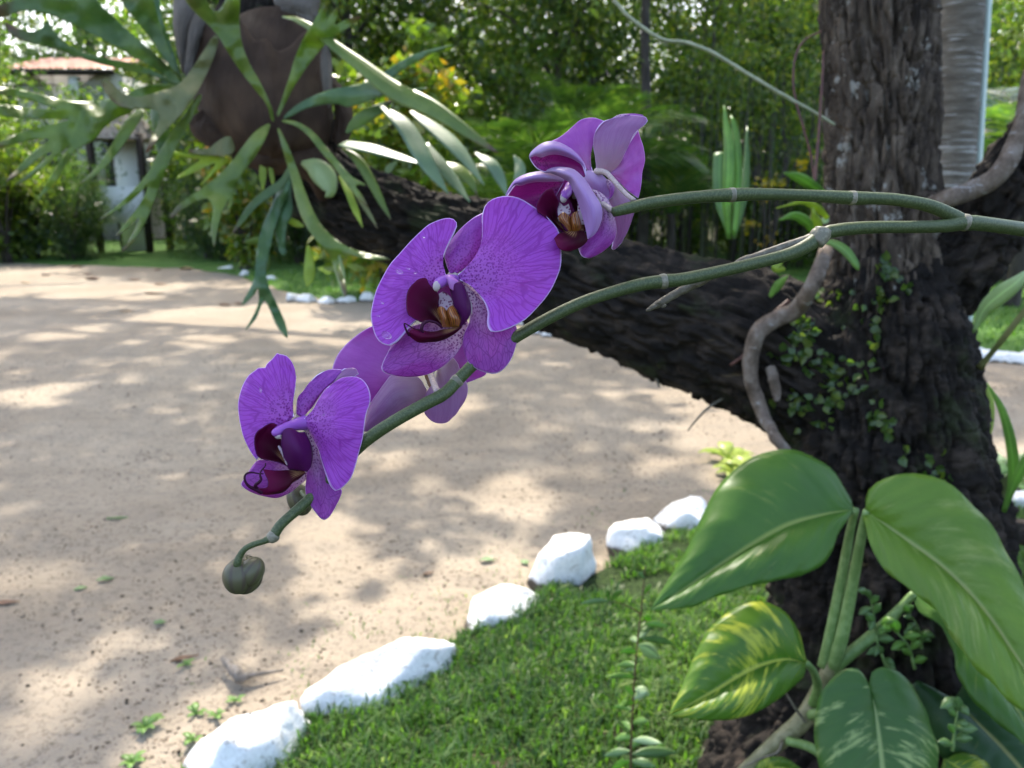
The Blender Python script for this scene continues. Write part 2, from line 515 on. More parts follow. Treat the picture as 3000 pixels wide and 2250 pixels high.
def shield_mat(name, a, b, pale):
    t = NT(name)
    o, u, v = t.uv()
    ob = t.obj()
    c = t.mix(t.sm(t.noise(ob, 9.0, 5.0), 0.35, 0.65), a, b)
    vein = t.vor(t.xyz(t.math('MULTIPLY', u, 11.0), t.math('MULTIPLY', v, 3.0)), 1.0, 'DISTANCE_TO_EDGE', '2D')
    c = t.mix(t.sm(vein, 0.0, 0.16, 0.14, 0.0), c, tuple(x * 0.7 for x in a))
    c = t.mix(t.sm(t.noise(ob, 5.0, 3.0), 0.52, 0.72), c, pale)
    return t.leaf(c, (0.25, 0.13, 0.06), 0.10, 0.75, 0.2, t.bump(t.math('ADD', t.noise(t.scale(ob, (70.0, 40.0, 14.0)), 1.0, 6.0, 0.65), t.sm(vein, 0.0, 0.2, 0.2, 0.0)), 0.6, 0.008))
M['shield'] = shield_mat('staghorn shield brown', (0.032, 0.018, 0.011), (0.068, 0.040, 0.024), (0.125, 0.082, 0.050))
M['shield_grey'] = shield_mat('staghorn shield dry grey', (0.085, 0.072, 0.060), (0.145, 0.125, 0.108), (0.20, 0.18, 0.16))

def pothos_mat(name, green, deep, cream, amount, lo=0.54, hi=0.66):
    t = NT(name)
    o, u, v = t.uv()
    ob = t.obj()
    au = t.math('ABSOLUTE', t.math('SUBTRACT', t.math('MULTIPLY', u, 2.0), 1.0))
    sg = t.math('SIGN', t.math('SUBTRACT', u, 0.5))
    w = t.math('SUBTRACT', v, t.math('MULTIPLY', au, 0.30))
    cell = t.xyz(t.math('MULTIPLY', w, 17.0), t.math('ADD', t.math('MULTIPLY', au, 1.7), t.math('MULTIPLY', sg, 9.0)))
    st = t.noise(cell, 1.0, 5.0, 0.62, dist=0.35)
    big = t.noise(t.xyz(t.math('MULTIPLY', w, 3.2), t.math('ADD', au, t.math('MULTIPLY', sg, 5.0))), 1.0, 2.0)
    f = t.math('ADD', t.math('MULTIPLY', st, 0.62), t.math('MULTIPLY', big, 0.38))
    c = t.mix(t.sm(t.noise(ob, 6.0, 3.0), 0.35, 0.65), deep, green)
    c = t.mix(t.math('MULTIPLY', t.noise(cell, 2.4, 3.0), 0.30), c, tuple(x * 1.7 for x in green))
    c = t.mix(t.math('MULTIPLY', t.sm(f, lo, hi), amount), c, cream)
    c = t.mix(t.sm(au, 0.012, 0.06, 0.85, 0.0), c, tuple(x * 0.95 for x in cream))
    lat = t.math('SINE', t.math('MULTIPLY', w, 75.0))
    nr = t.bump(t.math('ADD', t.math('MULTIPLY', lat, 0.5), t.noise(ob, 120.0)), 0.34 if 'light' in name else 0.18, 0.0025)
    tc = t.n('ShaderNodeVectorMath', {0: c, 1: (1.55, 1.75, 0.7)}, operation='MULTIPLY').outputs[0]
    return t.leaf(c, tc, 0.42, 0.40, 0.4, nr)
M['pothos'] = pothos_mat('pothos leaf green', (0.070, 0.162, 0.020), (0.046, 0.120, 0.016), (0.30, 0.36, 0.09), 0.6, 0.56, 0.68)
M['pothos_light'] = pothos_mat('pothos leaf light green', (0.130, 0.225, 0.026), (0.098, 0.182, 0.022), (0.34, 0.38, 0.14), 0.6, 0.50, 0.68)
M['pothos_gold'] = pothos_mat('pothos leaf golden', (0.090, 0.185, 0.016), (0.050, 0.128, 0.014), (0.46, 0.48, 0.06), 0.95, 0.50, 0.60)
M['pothos_cream'] = pothos_mat('pothos leaf cream marbled', (0.058, 0.138, 0.024), (0.040, 0.104, 0.020), (0.36, 0.44, 0.17), 0.8, 0.53, 0.62)
M['pothos_shaded'] = pothos_mat('pothos leaf deep green', (0.030, 0.085, 0.020), (0.018, 0.055, 0.015), (0.30, 0.30, 0.10), 0.35, 0.58, 0.68)  # shade over the low leaf is put into its darker green
M['petiole'] = stem_mat('pothos leaf stalk', (0.13, 0.22, 0.06), (0.21, 0.31, 0.11), 60.0)
M['pothos_stem'] = stem_mat('pothos stem', (0.16, 0.15, 0.07), (0.26, 0.24, 0.13), 60.0)

def bark_mat(name, dark, mid, light, lichen, lich=0.62, zs=(38.0, 38.0, 9.0), moss=None):
    t = NT(name)
    ob = t.obj()
    f = t.noise(t.scale(ob, zs), 1.0, 6.0, 0.62)
    c = t.ramp(f, [(0.30, dark), (0.50, mid), (0.72, light)])
    l = t.noise(t.scale(ob, (zs[0] * 0.55, zs[1] * 0.55, zs[2] * 2.0)), 1.0, 4.0, 0.6)
    c = t.mix(t.sm(l, lich, lich + 0.07, 0.0, 0.85), c, lichen)
    if moss:
        mn = t.noise(ob, 7.0, 5.0, 0.65)
        c = t.mix(t.sm(mn, 0.56, 0.70, 0.0, 0.8), c, moss)
    h = t.math('ADD', f, t.math('MULTIPLY', t.noise(ob, 160.0, 4.0), 0.4))
    return t.done(t.bsdf(c, 0.85, 0.2, t.bump(h, 0.8, 0.008)))
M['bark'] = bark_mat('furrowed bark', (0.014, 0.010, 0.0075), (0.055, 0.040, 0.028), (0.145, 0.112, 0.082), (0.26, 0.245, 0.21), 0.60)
M['bark_limb'] = bark_mat('dark bole and limb bark', (0.0045, 0.0035, 0.0028), (0.013, 0.0096, 0.007), (0.052, 0.038, 0.028), (0.11, 0.078, 0.036), 0.66, (9.0, 26.0, 26.0), moss=(0.026, 0.032, 0.012))  # much darker than the upper trunk's bark; for bole, limbs and root
M['bark_vine'] = bark_mat('grey vine bark', (0.065, 0.048, 0.036), (0.14, 0.105, 0.080), (0.24, 0.205, 0.175), (0.30, 0.28, 0.26), 0.60, (40.0, 40.0, 30.0))
M['bark_palm'] = bark_mat('grey palm bark', (0.070, 0.058, 0.046), (0.13, 0.11, 0.088), (0.20, 0.175, 0.148), (0.36, 0.35, 0.33), 0.56, (10.0, 10.0, 46.0))
M['bark_far'] = bark_mat('far trunk bark', (0.022, 0.019, 0.017), (0.05, 0.042, 0.036), (0.09, 0.08, 0.07), (0.15, 0.14, 0.13), 0.68, (9.0, 9.0, 3.0))
M['bark_red'] = stem_mat('red brown stem', (0.075, 0.026, 0.018), (0.12, 0.045, 0.028), 80.0)
M['vine_pale'] = stem_mat('pale thin vine', (0.26, 0.28, 0.17), (0.36, 0.38, 0.25), 60.0)

t = NT('sand track')
ob = t.obj()
f1 = t.noise(ob, 0.55, 5.0, 0.6)
f2 = t.noise(t.scale(ob, (2.2, 5.5, 1.0)), 1.0, 6.0, 0.65)
f3 = t.math('ADD', t.math('MULTIPLY', t.noise(ob, 34.0, 5.0, 0.75), 0.6), t.math('MULTIPLY', t.noise(ob, 120.0, 3.0, 0.7), 0.4))
c = t.mix(t.sm(f1, 0.35, 0.65), (0.270, 0.220, 0.162), (0.340, 0.286, 0.218))
c = t.mix(t.sm(f2, 0.45, 0.72, 0.0, 0.55), c, (0.22, 0.186, 0.146))
c = t.mix(t.sm(f3, 0.50, 0.62, 0.0, 0.75), c, (0.12, 0.098, 0.076))
sp = t.vor(t.n('ShaderNodeVectorMath', {0: ob, 1: t.scale(t.noise(ob, 30.0, 3.0, out='Color'), (0.06, 0.06, 0.0))}, operation='ADD').outputs[0], 26.0)
c = t.mix(t.math('MULTIPLY', t.sm(sp, 0.10, 0.24, 1.0, 0.0), t.sm(t.noise(ob, 1.3, 4.0), 0.42, 0.6)), c, (0.10, 0.075, 0.055))
h = t.math('ADD', t.math('MULTIPLY', f3, 0.5), t.math('ADD', f2, t.math('MULTIPLY', t.noise(ob, 220.0, 3.0), 0.15)))
M['sand'] = t.done(t.bsdf(c, 0.95, 0.15, t.bump(h, 0.9, 0.022)))

def lawn_mat(name, a, b, soil, cover):
    t = NT(name)
    ob = t.obj()
    c = t.mix(t.sm(t.noise(ob, 40.0, 5.0, 0.7), 0.35, 0.65), a, b)
    c = t.mix(t.sm(t.noise(ob, 3.0, 5.0, 0.6), cover, cover + 0.14), c, soil)
    return t.done(t.bsdf(c, 0.9, 0.15, t.bump(t.noise(ob, 70.0, 4.0), 1.0, 0.03)))
M['lawn'] = lawn_mat('lawn soil and thatch', (0.018, 0.032, 0.010), (0.040, 0.070, 0.018), (0.075, 0.058, 0.038), 0.56)
M['lawn_far'] = lawn_mat('mown lawn far off', (0.055, 0.13, 0.025), (0.11, 0.21, 0.045), (0.17, 0.15, 0.07), 0.62)
M['soil'] = lawn_mat('leafy soil', (0.035, 0.030, 0.018), (0.06, 0.055, 0.025), (0.05, 0.06, 0.02), 0.5)
M['grass'] = leaf_mat('grass blades', (0.040, 0.088, 0.018), (0.095, 0.172, 0.036), (0.23, 0.29, 0.10), 0.45, 0.4, 0.5, tmul=(1.25, 1.7, 0.6))
M['grass_far'] = M['grass']

t = NT('whitewashed stone')
ob = t.obj()
wn = t.noise(ob, 22.0, 5.0, 0.6)
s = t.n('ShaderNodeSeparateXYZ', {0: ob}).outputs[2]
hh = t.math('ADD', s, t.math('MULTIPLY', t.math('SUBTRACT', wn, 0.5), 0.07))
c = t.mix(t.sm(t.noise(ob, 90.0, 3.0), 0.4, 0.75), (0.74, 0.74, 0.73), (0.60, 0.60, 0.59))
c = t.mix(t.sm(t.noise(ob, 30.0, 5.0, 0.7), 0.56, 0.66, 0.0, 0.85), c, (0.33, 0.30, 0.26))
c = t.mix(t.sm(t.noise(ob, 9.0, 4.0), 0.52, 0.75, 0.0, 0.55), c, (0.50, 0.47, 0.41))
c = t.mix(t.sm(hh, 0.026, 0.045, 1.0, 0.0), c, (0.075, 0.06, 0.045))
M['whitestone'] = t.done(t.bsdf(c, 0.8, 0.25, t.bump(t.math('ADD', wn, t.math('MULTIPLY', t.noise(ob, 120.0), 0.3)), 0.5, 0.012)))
M['crumb'] = leaf_mat('debris crumbs', (0.05, 0.04, 0.03), (0.11, 0.085, 0.06), (0.24, 0.19, 0.14), 0.0, 0.9, 0.1)
M['dry_leaf'] = strap_mat('dry leaf', (0.10, 0.045, 0.025), (0.20, 0.10, 0.05), 0.2, 0.6)
M['dry_leaf_tan'] = strap_mat('dry leaf tan', (0.30, 0.19, 0.10), (0.42, 0.29, 0.17), 0.2, 0.6)
M['fallen_green'] = strap_mat('fallen green leaf', (0.10, 0.19, 0.06), (0.16, 0.26, 0.09), 0.2, 0.5)
M['driftwood'] = bark_mat('weathered stick', (0.10, 0.085, 0.07), (0.18, 0.155, 0.13), (0.27, 0.24, 0.21), (0.3, 0.28, 0.26), 0.65, (60.0, 60.0, 60.0))
M['roof'] = plain('terracotta roof tile', (0.46, 0.235, 0.165), 0.8)
M['thatch'] = bark_mat('weathered thatch', (0.12, 0.10, 0.085), (0.24, 0.21, 0.18), (0.36, 0.33, 0.30), (0.45, 0.42, 0.4), 0.6, (14.0, 14.0, 6.0))
M['wall_white'] = plain('white render', (0.78, 0.78, 0.76), 0.85)
M['timber'] = plain('dark stained timber', (0.030, 0.022, 0.017), 0.7)
M['glass'] = plain('dark window glass', (0.02, 0.03, 0.035), 0.1, 0.6)
M['conduit'] = plain('pale green plastic pipe', (0.52, 0.62, 0.58), 0.4, 0.4)

M['culm'] = stem_mat('bamboo culm', (0.045, 0.060, 0.025), (0.085, 0.10, 0.04), 20.0)
M['frond_gloss'] = strap_mat('staghorn frond glossy', (0.100, 0.175, 0.080), (0.155, 0.235, 0.115), rough=0.42, spec=1.0)
# ------------------------------------------------------------------ ground, track, lawns
NEAR = [G(700, 2210), G(1150, 1985), G(1470, 1810), G(1650, 1715), G(1870, 1625), G(1995, 1565), G(2950, 1480), G(3600, 1470)]
NEARX = np.array([-8.0, -2.5] + [p[0] for p in NEAR] + [9.0]); NEARY = np.array([-3.0, 0.3] + [p[1] for p in NEAR] + [4.4])
FARX = np.array([-60, -12, -7.5, -5.4, -3.6, -2.9, -1.6, 0.35, 4.5, 10, 60.0])
FARY = np.array([30, 19.6, 18.4, 16.0, 12.9, 12.2, 11.6, 9.2, 7.5, 6.6, 4.0])

def near_y(x): return np.interp(x, NEARX, NEARY)
def far_y(x): return np.interp(x, FARX, FARY)

def height_sheet(name, xs, ys, zf, m):
    X, Y = np.meshgrid(xs, ys)
    Z = zf(X, Y)
    V = np.stack([X, Y, Z], -1).reshape(-1, 3)
    o = put(name, mesh(name, V, grid_faces(len(ys), len(xs)), m))
    tag(o, kind='structure')
    return o

def spaced(a, b, near, far, c):
    """coordinates from a to b, fine around c"""
    out = [c]
    x = c
    while x < b:
        x += near + (far - near) * min(1, (x - c) / 25.0); out.append(x)
    x = c
    lo = []
    while x > a:
        x -= near + (far - near) * min(1, (c - x) / 25.0); lo.append(x)
    return np.array(lo[::-1] + out)

def n2(X, Y, s, seed, o=3):
    return fbm(np.stack([X * s, Y * s, np.zeros_like(X)], -1), o, seed)

def road_z(X, Y):
    e = np.minimum(Y - near_y(X), far_y(X) - Y) + (n2(X, Y, 1.4, 5) - 0.5) * 0.5
    z = (n2(X, Y, 0.6, 1) - 0.5) * 0.05 + (n2(X, Y * 2.2, 4.0, 2) - 0.5) * 0.022 + (n2(X, Y, 14.0, 3, 2) - 0.5) * 0.008
    return z - 0.14 * sstep(-e, 0.05, 0.55)

def lawn_z(X, Y):
    e = near_y(X) - Y
    bump = (n2(X, Y, 1.3, 8) - 0.5) * 0.05 + (n2(X, Y, 9.0, 9) - 0.5) * 0.015
    return 0.035 + bump + 0.07 * sstep(e, 0.0, 1.2) - 0.25 * sstep(-e, -0.06, 0.12)

def far_lawn_z(X, Y):
    e = Y - far_y(X)
    return 0.03 + (n2(X, Y, 0.5, 18) - 0.5) * 0.10 + 0.02 * sstep(e, 0, 4) - 0.22 * sstep(-e, -0.3, 0.4) + (n2(X, Y, 5.0, 19) - 0.5) * 0.03

o = height_sheet('ground', np.array([-300, -60, -20, 0, 20, 60, 300.0]), np.array([-300, -40, 0, 20, 60, 150, 400.0]), lambda X, Y: X * 0 - 0.11, M['soil'])
height_sheet('sand_track', spaced(-34, 26, 0.022, 0.5, -0.6), spaced(-2, 22, 0.022, 0.22, 2.6), road_z, M['sand'])
height_sheet('near_lawn', np.arange(-3.5, 7.5, 0.05), np.arange(-2.5, 4.7, 0.05), lawn_z, M['lawn'])
height_sheet('far_lawn', np.arange(-34, 34, 0.22), np.arange(5.0, 32, 0.16), far_lawn_z, M['lawn_far'])

def blades(name, X, Y, zf, hgt, wid, mat_, label, lean=0.5, seed=1):
    """grass: every blade a bent, tapering strip of two quads"""
    r = np.random.default_rng(seed)
    n = len(X)
    Z = zf(X, Y)
    h = hgt * (0.45 + 0.9 * r.random(n)) * (0.55 + 0.95 * n2(X, Y, 9.0, seed + 70)); w = wid * (0.7 + 0.6 * r.random(n))
    a = r.random(n) * 6.283; l = lean * (0.2 + r.random(n)); b = a + (r.random(n) - 0.5) * 2.0
    base = np.stack([X, Y, Z - 0.006], -1)
    side = np.stack([np.cos(a), np.sin(a), np.zeros(n)], -1)
    ld = np.stack([np.cos(b + 1.57), np.sin(b + 1.57), np.zeros(n)], -1)
    up = np.array([0, 0, 1.0])
    mid = base + ld * (h * l * 0.30)[:, None] + up * (h * 0.60)[:, None]
    tip = base + ld * (h * l)[:, None] + up * (h * (1.0 - 0.25 * l))[:, None]
    s = side * w[:, None] * 0.5
    V = np.stack([base - s, base + s, mid - s * 0.85, mid + s * 0.85, tip - s * 0.12, tip + s * 0.12], 1).reshape(-1, 3)
    k = np.arange(n)[:, None] * 6
    F = np.concatenate([k + [0, 1, 3, 2], k + [2, 3, 5, 4]], 1).reshape(-1, 4)
    c = np.clip((n2(X, Y, 2.0, seed + 40) - 0.5) * 0.9 + (n2(X, Y, 13.0, seed + 41) - 0.5) * 0.8 + r.random(n) * 0.6 + 0.12, 0, 1)
    dry = r.random(n) < 0.04
    c[dry] = 1.0
    tint = np.repeat(c, 6)
    o = build(name, V, F, mat_, tint=tint)
    return tag(o, label, 'grass', kind='stuff')

# near lawn: short turf, denser towards the camera, thin on the bare edge by the stones
n = 95000
X = RNG.uniform(-1.5, 3.8, n * 2); Y = RNG.uniform(1.35, 4.6, n * 2)
e = near_y(X) - Y
cover = n2(X, Y, 3.0, 31) + 0.25 * n2(X, Y, 11.0, 32)
keep = (e > -0.08) & (cover > 0.40 + 0.06 * (1 - sstep(e, -0.08, 0.10))) & (X > -0.72 * Y - 0.35) & (X < 0.72 * Y + 1.2) & (RNG.random(n * 2) < np.clip(7.5 / (Y * Y), 0.45, 1.0))
blades('turf_grass', X[keep], Y[keep], lawn_z, 0.042, 0.0062, M['grass'], 'short green turf on the bank beside the white stones', 0.9, 3)
# far lawn turf
n = 42000
X = RNG.uniform(-9, 8.5, n); Y = RNG.uniform(6.5, 17, n)
keep = (Y - far_y(X) > -0.9 + 0.9 * RNG.random(n)) & (np.abs(X) < 0.66 * Y + 1)
blades('far_turf_grass', X[keep], Y[keep], far_lawn_z, 0.06, 0.016, M['grass_far'], 'green turf on the lawn beyond the sandy track', 0.6, 5)
# sparse blades creeping over the track edge
n = 2600
X = RNG.uniform(-1.4, 1.8, n); Y = near_y(X) + RNG.exponential(0.18, n)
keep = (n2(X, Y, 4.0, 61) > 0.55)
blades('creeping_grass', X[keep], Y[keep], road_z, 0.022, 0.004, M['grass'], 'sparse grass blades creeping from the bank onto the sand', 1.2, 9)

# crumbs of soil and litter lying on the sand
def crumbs(name, X, Y, S, label, seed):
    r = np.random.default_rng(seed)
    n = len(X)
    Z = road_z(X, Y)
    base = np.stack([X, Y, Z + S * 0.15], -1)
    oct_ = np.array([[1, 0, 0], [0, 1, 0], [-1, 0, 0], [0, -1, 0], [0, 0, 0.7], [0, 0, -0.5]])
    V = base[:, None, :] + oct_[None] * S[:, None, None] * (0.5 + r.random((n, 6, 1)))
    f = np.array([[0, 1, 4], [1, 2, 4], [2, 3, 4], [3, 0, 4], [1, 0, 5], [2, 1, 5], [3, 2, 5], [0, 3, 5]])
    F = (np.arange(n)[:, None, None] * 6 + f[None]).reshape(-1, 3)
    o = build(name, V.reshape(-1, 3), F, M['crumb'], tint=np.repeat(r.random(n) ** 0.9, 6), smooth=False)
    return tag(o, label, 'gravel', kind='stuff')
n = 15000
Y = 1.7 + 6.0 * RNG.random(n) ** 1.7; X = (RNG.random(n) * 2 - 1) * (0.70 * Y)
keep = (Y > near_y(X) + 0.02) & (n2(X, Y, 1.6, 71) + 0.30 * (RNG.random(n) - 0.5) > 0.47)
X, Y = X[keep], Y[keep]
crumbs('sand_crumbs', X, Y, 0.0016 + 0.0050 * RNG.random(len(X)) ** 4 + 0.0005 * Y, 'dark crumbs of soil and grit strewn over the sand', 4)

# ------------------------------------------------------------------ whitewashed stones
def stone(cx, cy, cz, L, W, H, yaw, seed, label, group=None, cuts=11, sub=28):
    r = np.random.default_rng(seed)
    nu, nv = sub * 2, sub
    th = np.linspace(0, 2 * math.pi, nu, endpoint=False)
    ph = np.linspace(0.02, math.pi - 0.02, nv)
    d = np.stack([np.outer(np.sin(ph), np.cos(th)), np.outer(np.sin(ph), np.sin(th)), np.outer(np.cos(ph), np.ones(nu))], -1)
    rad = np.full(d.shape[:2], 1.25)
    for i in range(cuts):      # chipped planes give flat facets and edges
        nrm = r.normal(size=3); nrm /= np.linalg.norm(nrm)
        if nrm[2] < -0.2: nrm[2] *= -1
        k = 0.62 + 0.33 * r.random()
        dp = d @ nrm
        rad = np.where(dp > 1e-3, np.minimum(rad, k / np.maximum(dp, 1e-3)), rad)
    V = d * rad[..., None]
    V = V * np.array([L / 2, W / 2, H * 0.62])
    q = V.reshape(-1, 3)
    s = 1.0 / max(0.05, min(L, W))
    q = q * (1 + (0.22 * (fbm(q * s * 1.8 + seed * 3.1, 3, seed) - 0.5) + 0.10 * (fbm(q * s * 7.0, 3, seed + 5) - 0.5))[:, None])
    c, sn = math.cos(yaw), math.sin(yaw)
    q = np.stack([q[:, 0] * c - q[:, 1] * sn, q[:, 0] * sn + q[:, 1] * c, q[:, 2]], 1)
    q[:, 2] += H * 0.30
    i = np.arange(nv - 1)[:, None] * nu; j = np.arange(nu)[None]; jn = (j + 1) % nu
    F = np.stack([i + j, i + nu + j, i + nu + jn, i + jn], -1).reshape(-1, 4)
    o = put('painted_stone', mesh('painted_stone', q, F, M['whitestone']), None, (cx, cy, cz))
    return tag(o, label, 'stone', group)

def row_yaw(i):
    a, b = NEAR[max(0, i - 1)], NEAR[min(len(NEAR) - 1, i + 1)]
    return math.atan2(b[1] - a[1], b[0] - a[0])
near_stones = [
    (745, 2240, 0.36, 0.22, 0.15, 0.62, 12, 'white painted stone with a smooth rounded top, cut by the lower frame edge'),
    (1165, 2030, 0.47, 0.20, 0.19, 0.62, 23, 'longest white painted stone, humped and ridged, beside the turf bank'),
    (1480, 1805, 0.36, 0.18, 0.13, 0.66, 33, 'low flat white painted stone between the humped one and the tall one'),
    (1660, 1700, 0.28, 0.24, 0.23, 0.20, 47, 'tall blocky white painted stone standing at the turf edge'),
    (1880, 1610, 0.25, 0.18, 0.17, 0.45, 55, 'small peaked white painted stone next after the tall blocky one'),
    (2010, 1545, 0.27, 0.18, 0.16, 0.55, 66, 'white painted stone half hidden behind the large pothos leaf'),
    (2985, 1500, 0.26, 0.18, 0.13, 0.20, 77, 'white painted stone showing right of the tree foot'),
    (2330, 1520, 0.28, 0.18, 0.15, 0.10, 88, 'white painted stone hidden behind the tree foot'),
]
for (x, y, L, W, H, yaw, sd, lab) in near_stones:
    g = G(x, y, 0.0)
    stone(g[0], g[1], 0.0, L, W, H, yaw, sd, lab)
far_px = [(718, 808), (792, 824), (668, 792), (858, 880), (905, 884), (958, 888), (1022, 884), (1078, 880), (1130, 905), (1590, 975), (1545, 950), (1640, 985), (1720, 990), (2905, 1055), (2965, 1060), (3030, 1060), (2830, 1040)]
for i, (x, y) in enumerate(far_px):
    g = G(x, y, 0.0)
    dd = g[1] / math.cos(PITCH)
    big = x > 1500
    tag(stone(g[0], g[1], -0.02, (0.30 if not big else 0.36) * (0.85 + 0.3 * RNG.random()), 0.22, 0.13 + 0.05 * RNG.random(), RNG.uniform(-0.4, 0.4), 100 + i,
          'white painted stone edging the far lawn' + (' beyond the tree foot' if x > 2500 else ' beyond the low limb' if x > 1500 else ' under the hanging staghorn fern'),
          'stones edging the far lawn', sub=16))

# ------------------------------------------------------------------ litter on the track
def curled_leaf(x, y, L, W, yaw, m, name, label, cat, group=None, lift=0.4, seed=0, z=None):
    r = np.random.default_rng(seed)
    g = G(x, y, 0.0)
    u = np.linspace(-1, 1, 7); v = np.linspace(0, 1, 11)
    U, Vv = np.meshgrid(u, v)
    w = np.sin(np.pi * np.clip(Vv, 0.02, 0.98) ** 0.8) * W / 2
    px = (Vv - 0.5) * L; py = U * w
    pz = lift * (np.abs(U) * w) * 0.9 + lift * L * 0.35 * (Vv - 0.5) ** 2 + 0.012 * (fbm(np.stack([U * 1.5, Vv * 3, U * 0 + seed], -1), 2, seed) - 0.3)
    c, s = math.cos(yaw), math.sin(yaw)
    zb = float(road_z(np.array([g[0]]), np.array([g[1]]))[0]) if z is None else z
    gr = np.stack([g[0] + px * c - py * s, g[1] + px * s + py * c, zb + 0.004 + pz - pz.min()], -1)
    V, F, mi, uv = sheet(gr, np.stack([(U + 1) / 2, Vv], -1), 0.001, 0, 0, 0)
    o = build(name, V, F, m, uv=uv)
    return tag(o, label, cat, group)
lit = [(225, 785, 0.34, 0.17, 0.6, 'dry_leaf'), (255, 805, 0.30, 0.2, 2.2, 'dry_leaf'), (270, 818, 0.34, 0.2, 0.1, 'dry_leaf'), (135, 808, 0.22, 0.12, 0.9, 'dry_leaf'),
       (395, 820, 0.3, 0.14, 0.2, 'dry_leaf'), (548, 790, 0.4, 0.24, 0.1, 'dry_leaf_tan'), (470, 832, 0.28, 0.12, 0.0, 'dry_leaf'), (450, 862, 0.4, 0.12, 0.1, 'dry_leaf'),
       (660, 895, 0.24, 0.11, 0.2, 'dry_leaf'), (700, 893, 0.2, 0.1, 0.8, 'dry_leaf'), (830, 840, 0.3, 0.16, 0.3, 'dry_leaf_tan'), (860, 808, 0.3, 0.16, 0.2, 'dry_leaf'), (370, 910, 0.24, 0.09, 0.1, 'dry_leaf_tan'), (75, 830, 0.2, 0.1, 0.1, 'dry_leaf_tan'), (462, 792, 0.2, 0.1, 0.5, 'dry_leaf')]
for i, (x, y, L, W, a, m) in enumerate(lit):
    tan = m.endswith('tan')
    curled_leaf(x, y, L * 0.85, W * 0.85, a, M[m], 'fallen_leaf', ('curled tan dry leaf' if tan else 'curled brown dry leaf') + ' lying at the far side of the track', 'dead leaf', 'tan leaves on the far track' if tan else 'brown leaves on the far track', 0.6, i)
lit2 = [(540, 1925, 0.085, 0.022, 0.5, 'dry_leaf', 'slim brown leaf on the near sand beside a grey stick'), (1255, 1682, 0.05, 0.022, 0.6, 'dry_leaf', 'small red brown leaf on the sand near the tall stone'),
        (310, 1705, 0.06, 0.035, 0.3, 'fallen_green', 'dark green fallen leaf on the shaded sand'), (237, 1730, 0.045, 0.025, 0.4, 'fallen_green', 'pale green fallen leaf alone near the dark green one'),
        (470, 1828, 0.04, 0.028, 0.2, 'fallen_green', 'small bright green fallen leaf below the orchid bud'), (345, 1530, 0.09, 0.02, 0.15, 'fallen_green', 'long slim green leaf on the smooth sand'),
        (1430, 1645, 0.07, 0.035, 0.0, 'fallen_green', 'pale fallen leaf left of the tall blocky stone'), (1535, 1650, 0.05, 0.03, 2.2, 'fallen_green', 'curled pale leaf touching the tall blocky stone'),
        (20, 1772, 0.09, 0.03, 0.1, 'dry_leaf', 'brown leaf on the sand at the track middle')]
for i, (x, y, L, W, a, m, lab) in enumerate(lit2):
    curled_leaf(x, y, L, W, a, M[m], 'fallen_leaf', lab, 'leaf', None, 0.35, 50 + i)
g = [G(655, 1925, .03), G(680, 1960, .025), G(705, 1982, .02), G(740, 1978, .018), G(830, 1962, .012)]
V, F, mi, uv = tube(g, [0.008, 0.016, 0.020, 0.009, 0.003], 10, 24)
V = V + (fbm(V * 60, 3, 4)[:, None] - 0.5) * 0.008
tag(build('broken_stick', V, F, M['driftwood'], uv=uv), 'grey weathered broken stick lying on the near sand', 'stick')

def weed(x, y, n, size, seed, label, group=None, z=None, m='strap'):
    r = np.random.default_rng(seed)
    g = G(x, y, 0.0)
    zb = float(road_z(np.array([g[0]]), np.array([g[1]]))[0]) if z is None else z
    rt = thing('small_weed', (g[0], g[1], zb), label, 'weed', group)
    for i in range(n):
        a = 6.283 * i / n + r.random(); L = size * (0.6 + 0.6 * r.random())
        v = np.linspace(0, 1, 6); u = np.linspace(-1, 1, 3)
        U, Vv = np.meshgrid(u, v)
        w = np.sin(np.pi * np.clip(Vv, 0.05, 0.97)) * L * 0.22
        px = Vv * L * 0.9; pz = 0.004 + L * (0.75 * Vv - 0.5 * Vv ** 2) + np.abs(U) * w * 0.3; py = U * w
        gr = np.stack([g[0] + px * math.cos(a) - py * math.sin(a), g[1] + px * math.sin(a) + py * math.cos(a), zb + pz], -1)
        V, F, mi, uv = sheet(gr, np.stack([(U + 1) / 2, Vv], -1), 0.0006, 0, 0, 0)
        build('leaf', V, F, M[m], rt, uv=uv)
weed(425, 2130, 8, 0.05, 1, 'small leafy weed on the near sand, largest of its patch')
weed(565, 2165, 6, 0.04, 2, 'small weed on the sand close to the rounded white stone')
weed(575, 2085, 5, 0.05, 3, 'thin grassy weed on the sand beside the leafy one')
weed(385, 2225, 6, 0.05, 4, 'weed on the near sand at the lower frame edge')
weed(545, 1945, 6, 0.032, 5, 'tiny weed beside the slim brown leaf')
weed(635, 2095, 6, 0.035, 6, 'weed sprouting between the rounded and the humped stones')
weed(690, 2050, 5, 0.03, 7, 'faint seedling next to the broken stick end')
for i, (x, y) in enumerate([(2130, 1290), (2190, 1330), (2225, 1350), (2160, 1340)]):
    weed(x, y + 60, 14, 0.17, 20 + i, 'yellow green ferny weed glimpsed under the low limb', 'ferny weeds under the limb', 0.0, 'frond_yellow')
for i, (x, y) in enumerate([(2915, 1420), (2975, 1400), (2940, 1450)]):
    weed(x, y, 16, 0.22, 30 + i, 'bright leafy weed standing right of the tree foot', 'weeds right of the tree foot', 0.03, 'strap_pale' if i == 1 else 'strap')
# ------------------------------------------------------------------ the near tree
def px_path(pts):
    """(x, y, radius px, depth) -> points and radii in metres"""
    return np.array([P(x, y, d) for x, y, r, d in pts]), np.array([r * d / FPX for x, y, r, d in pts])

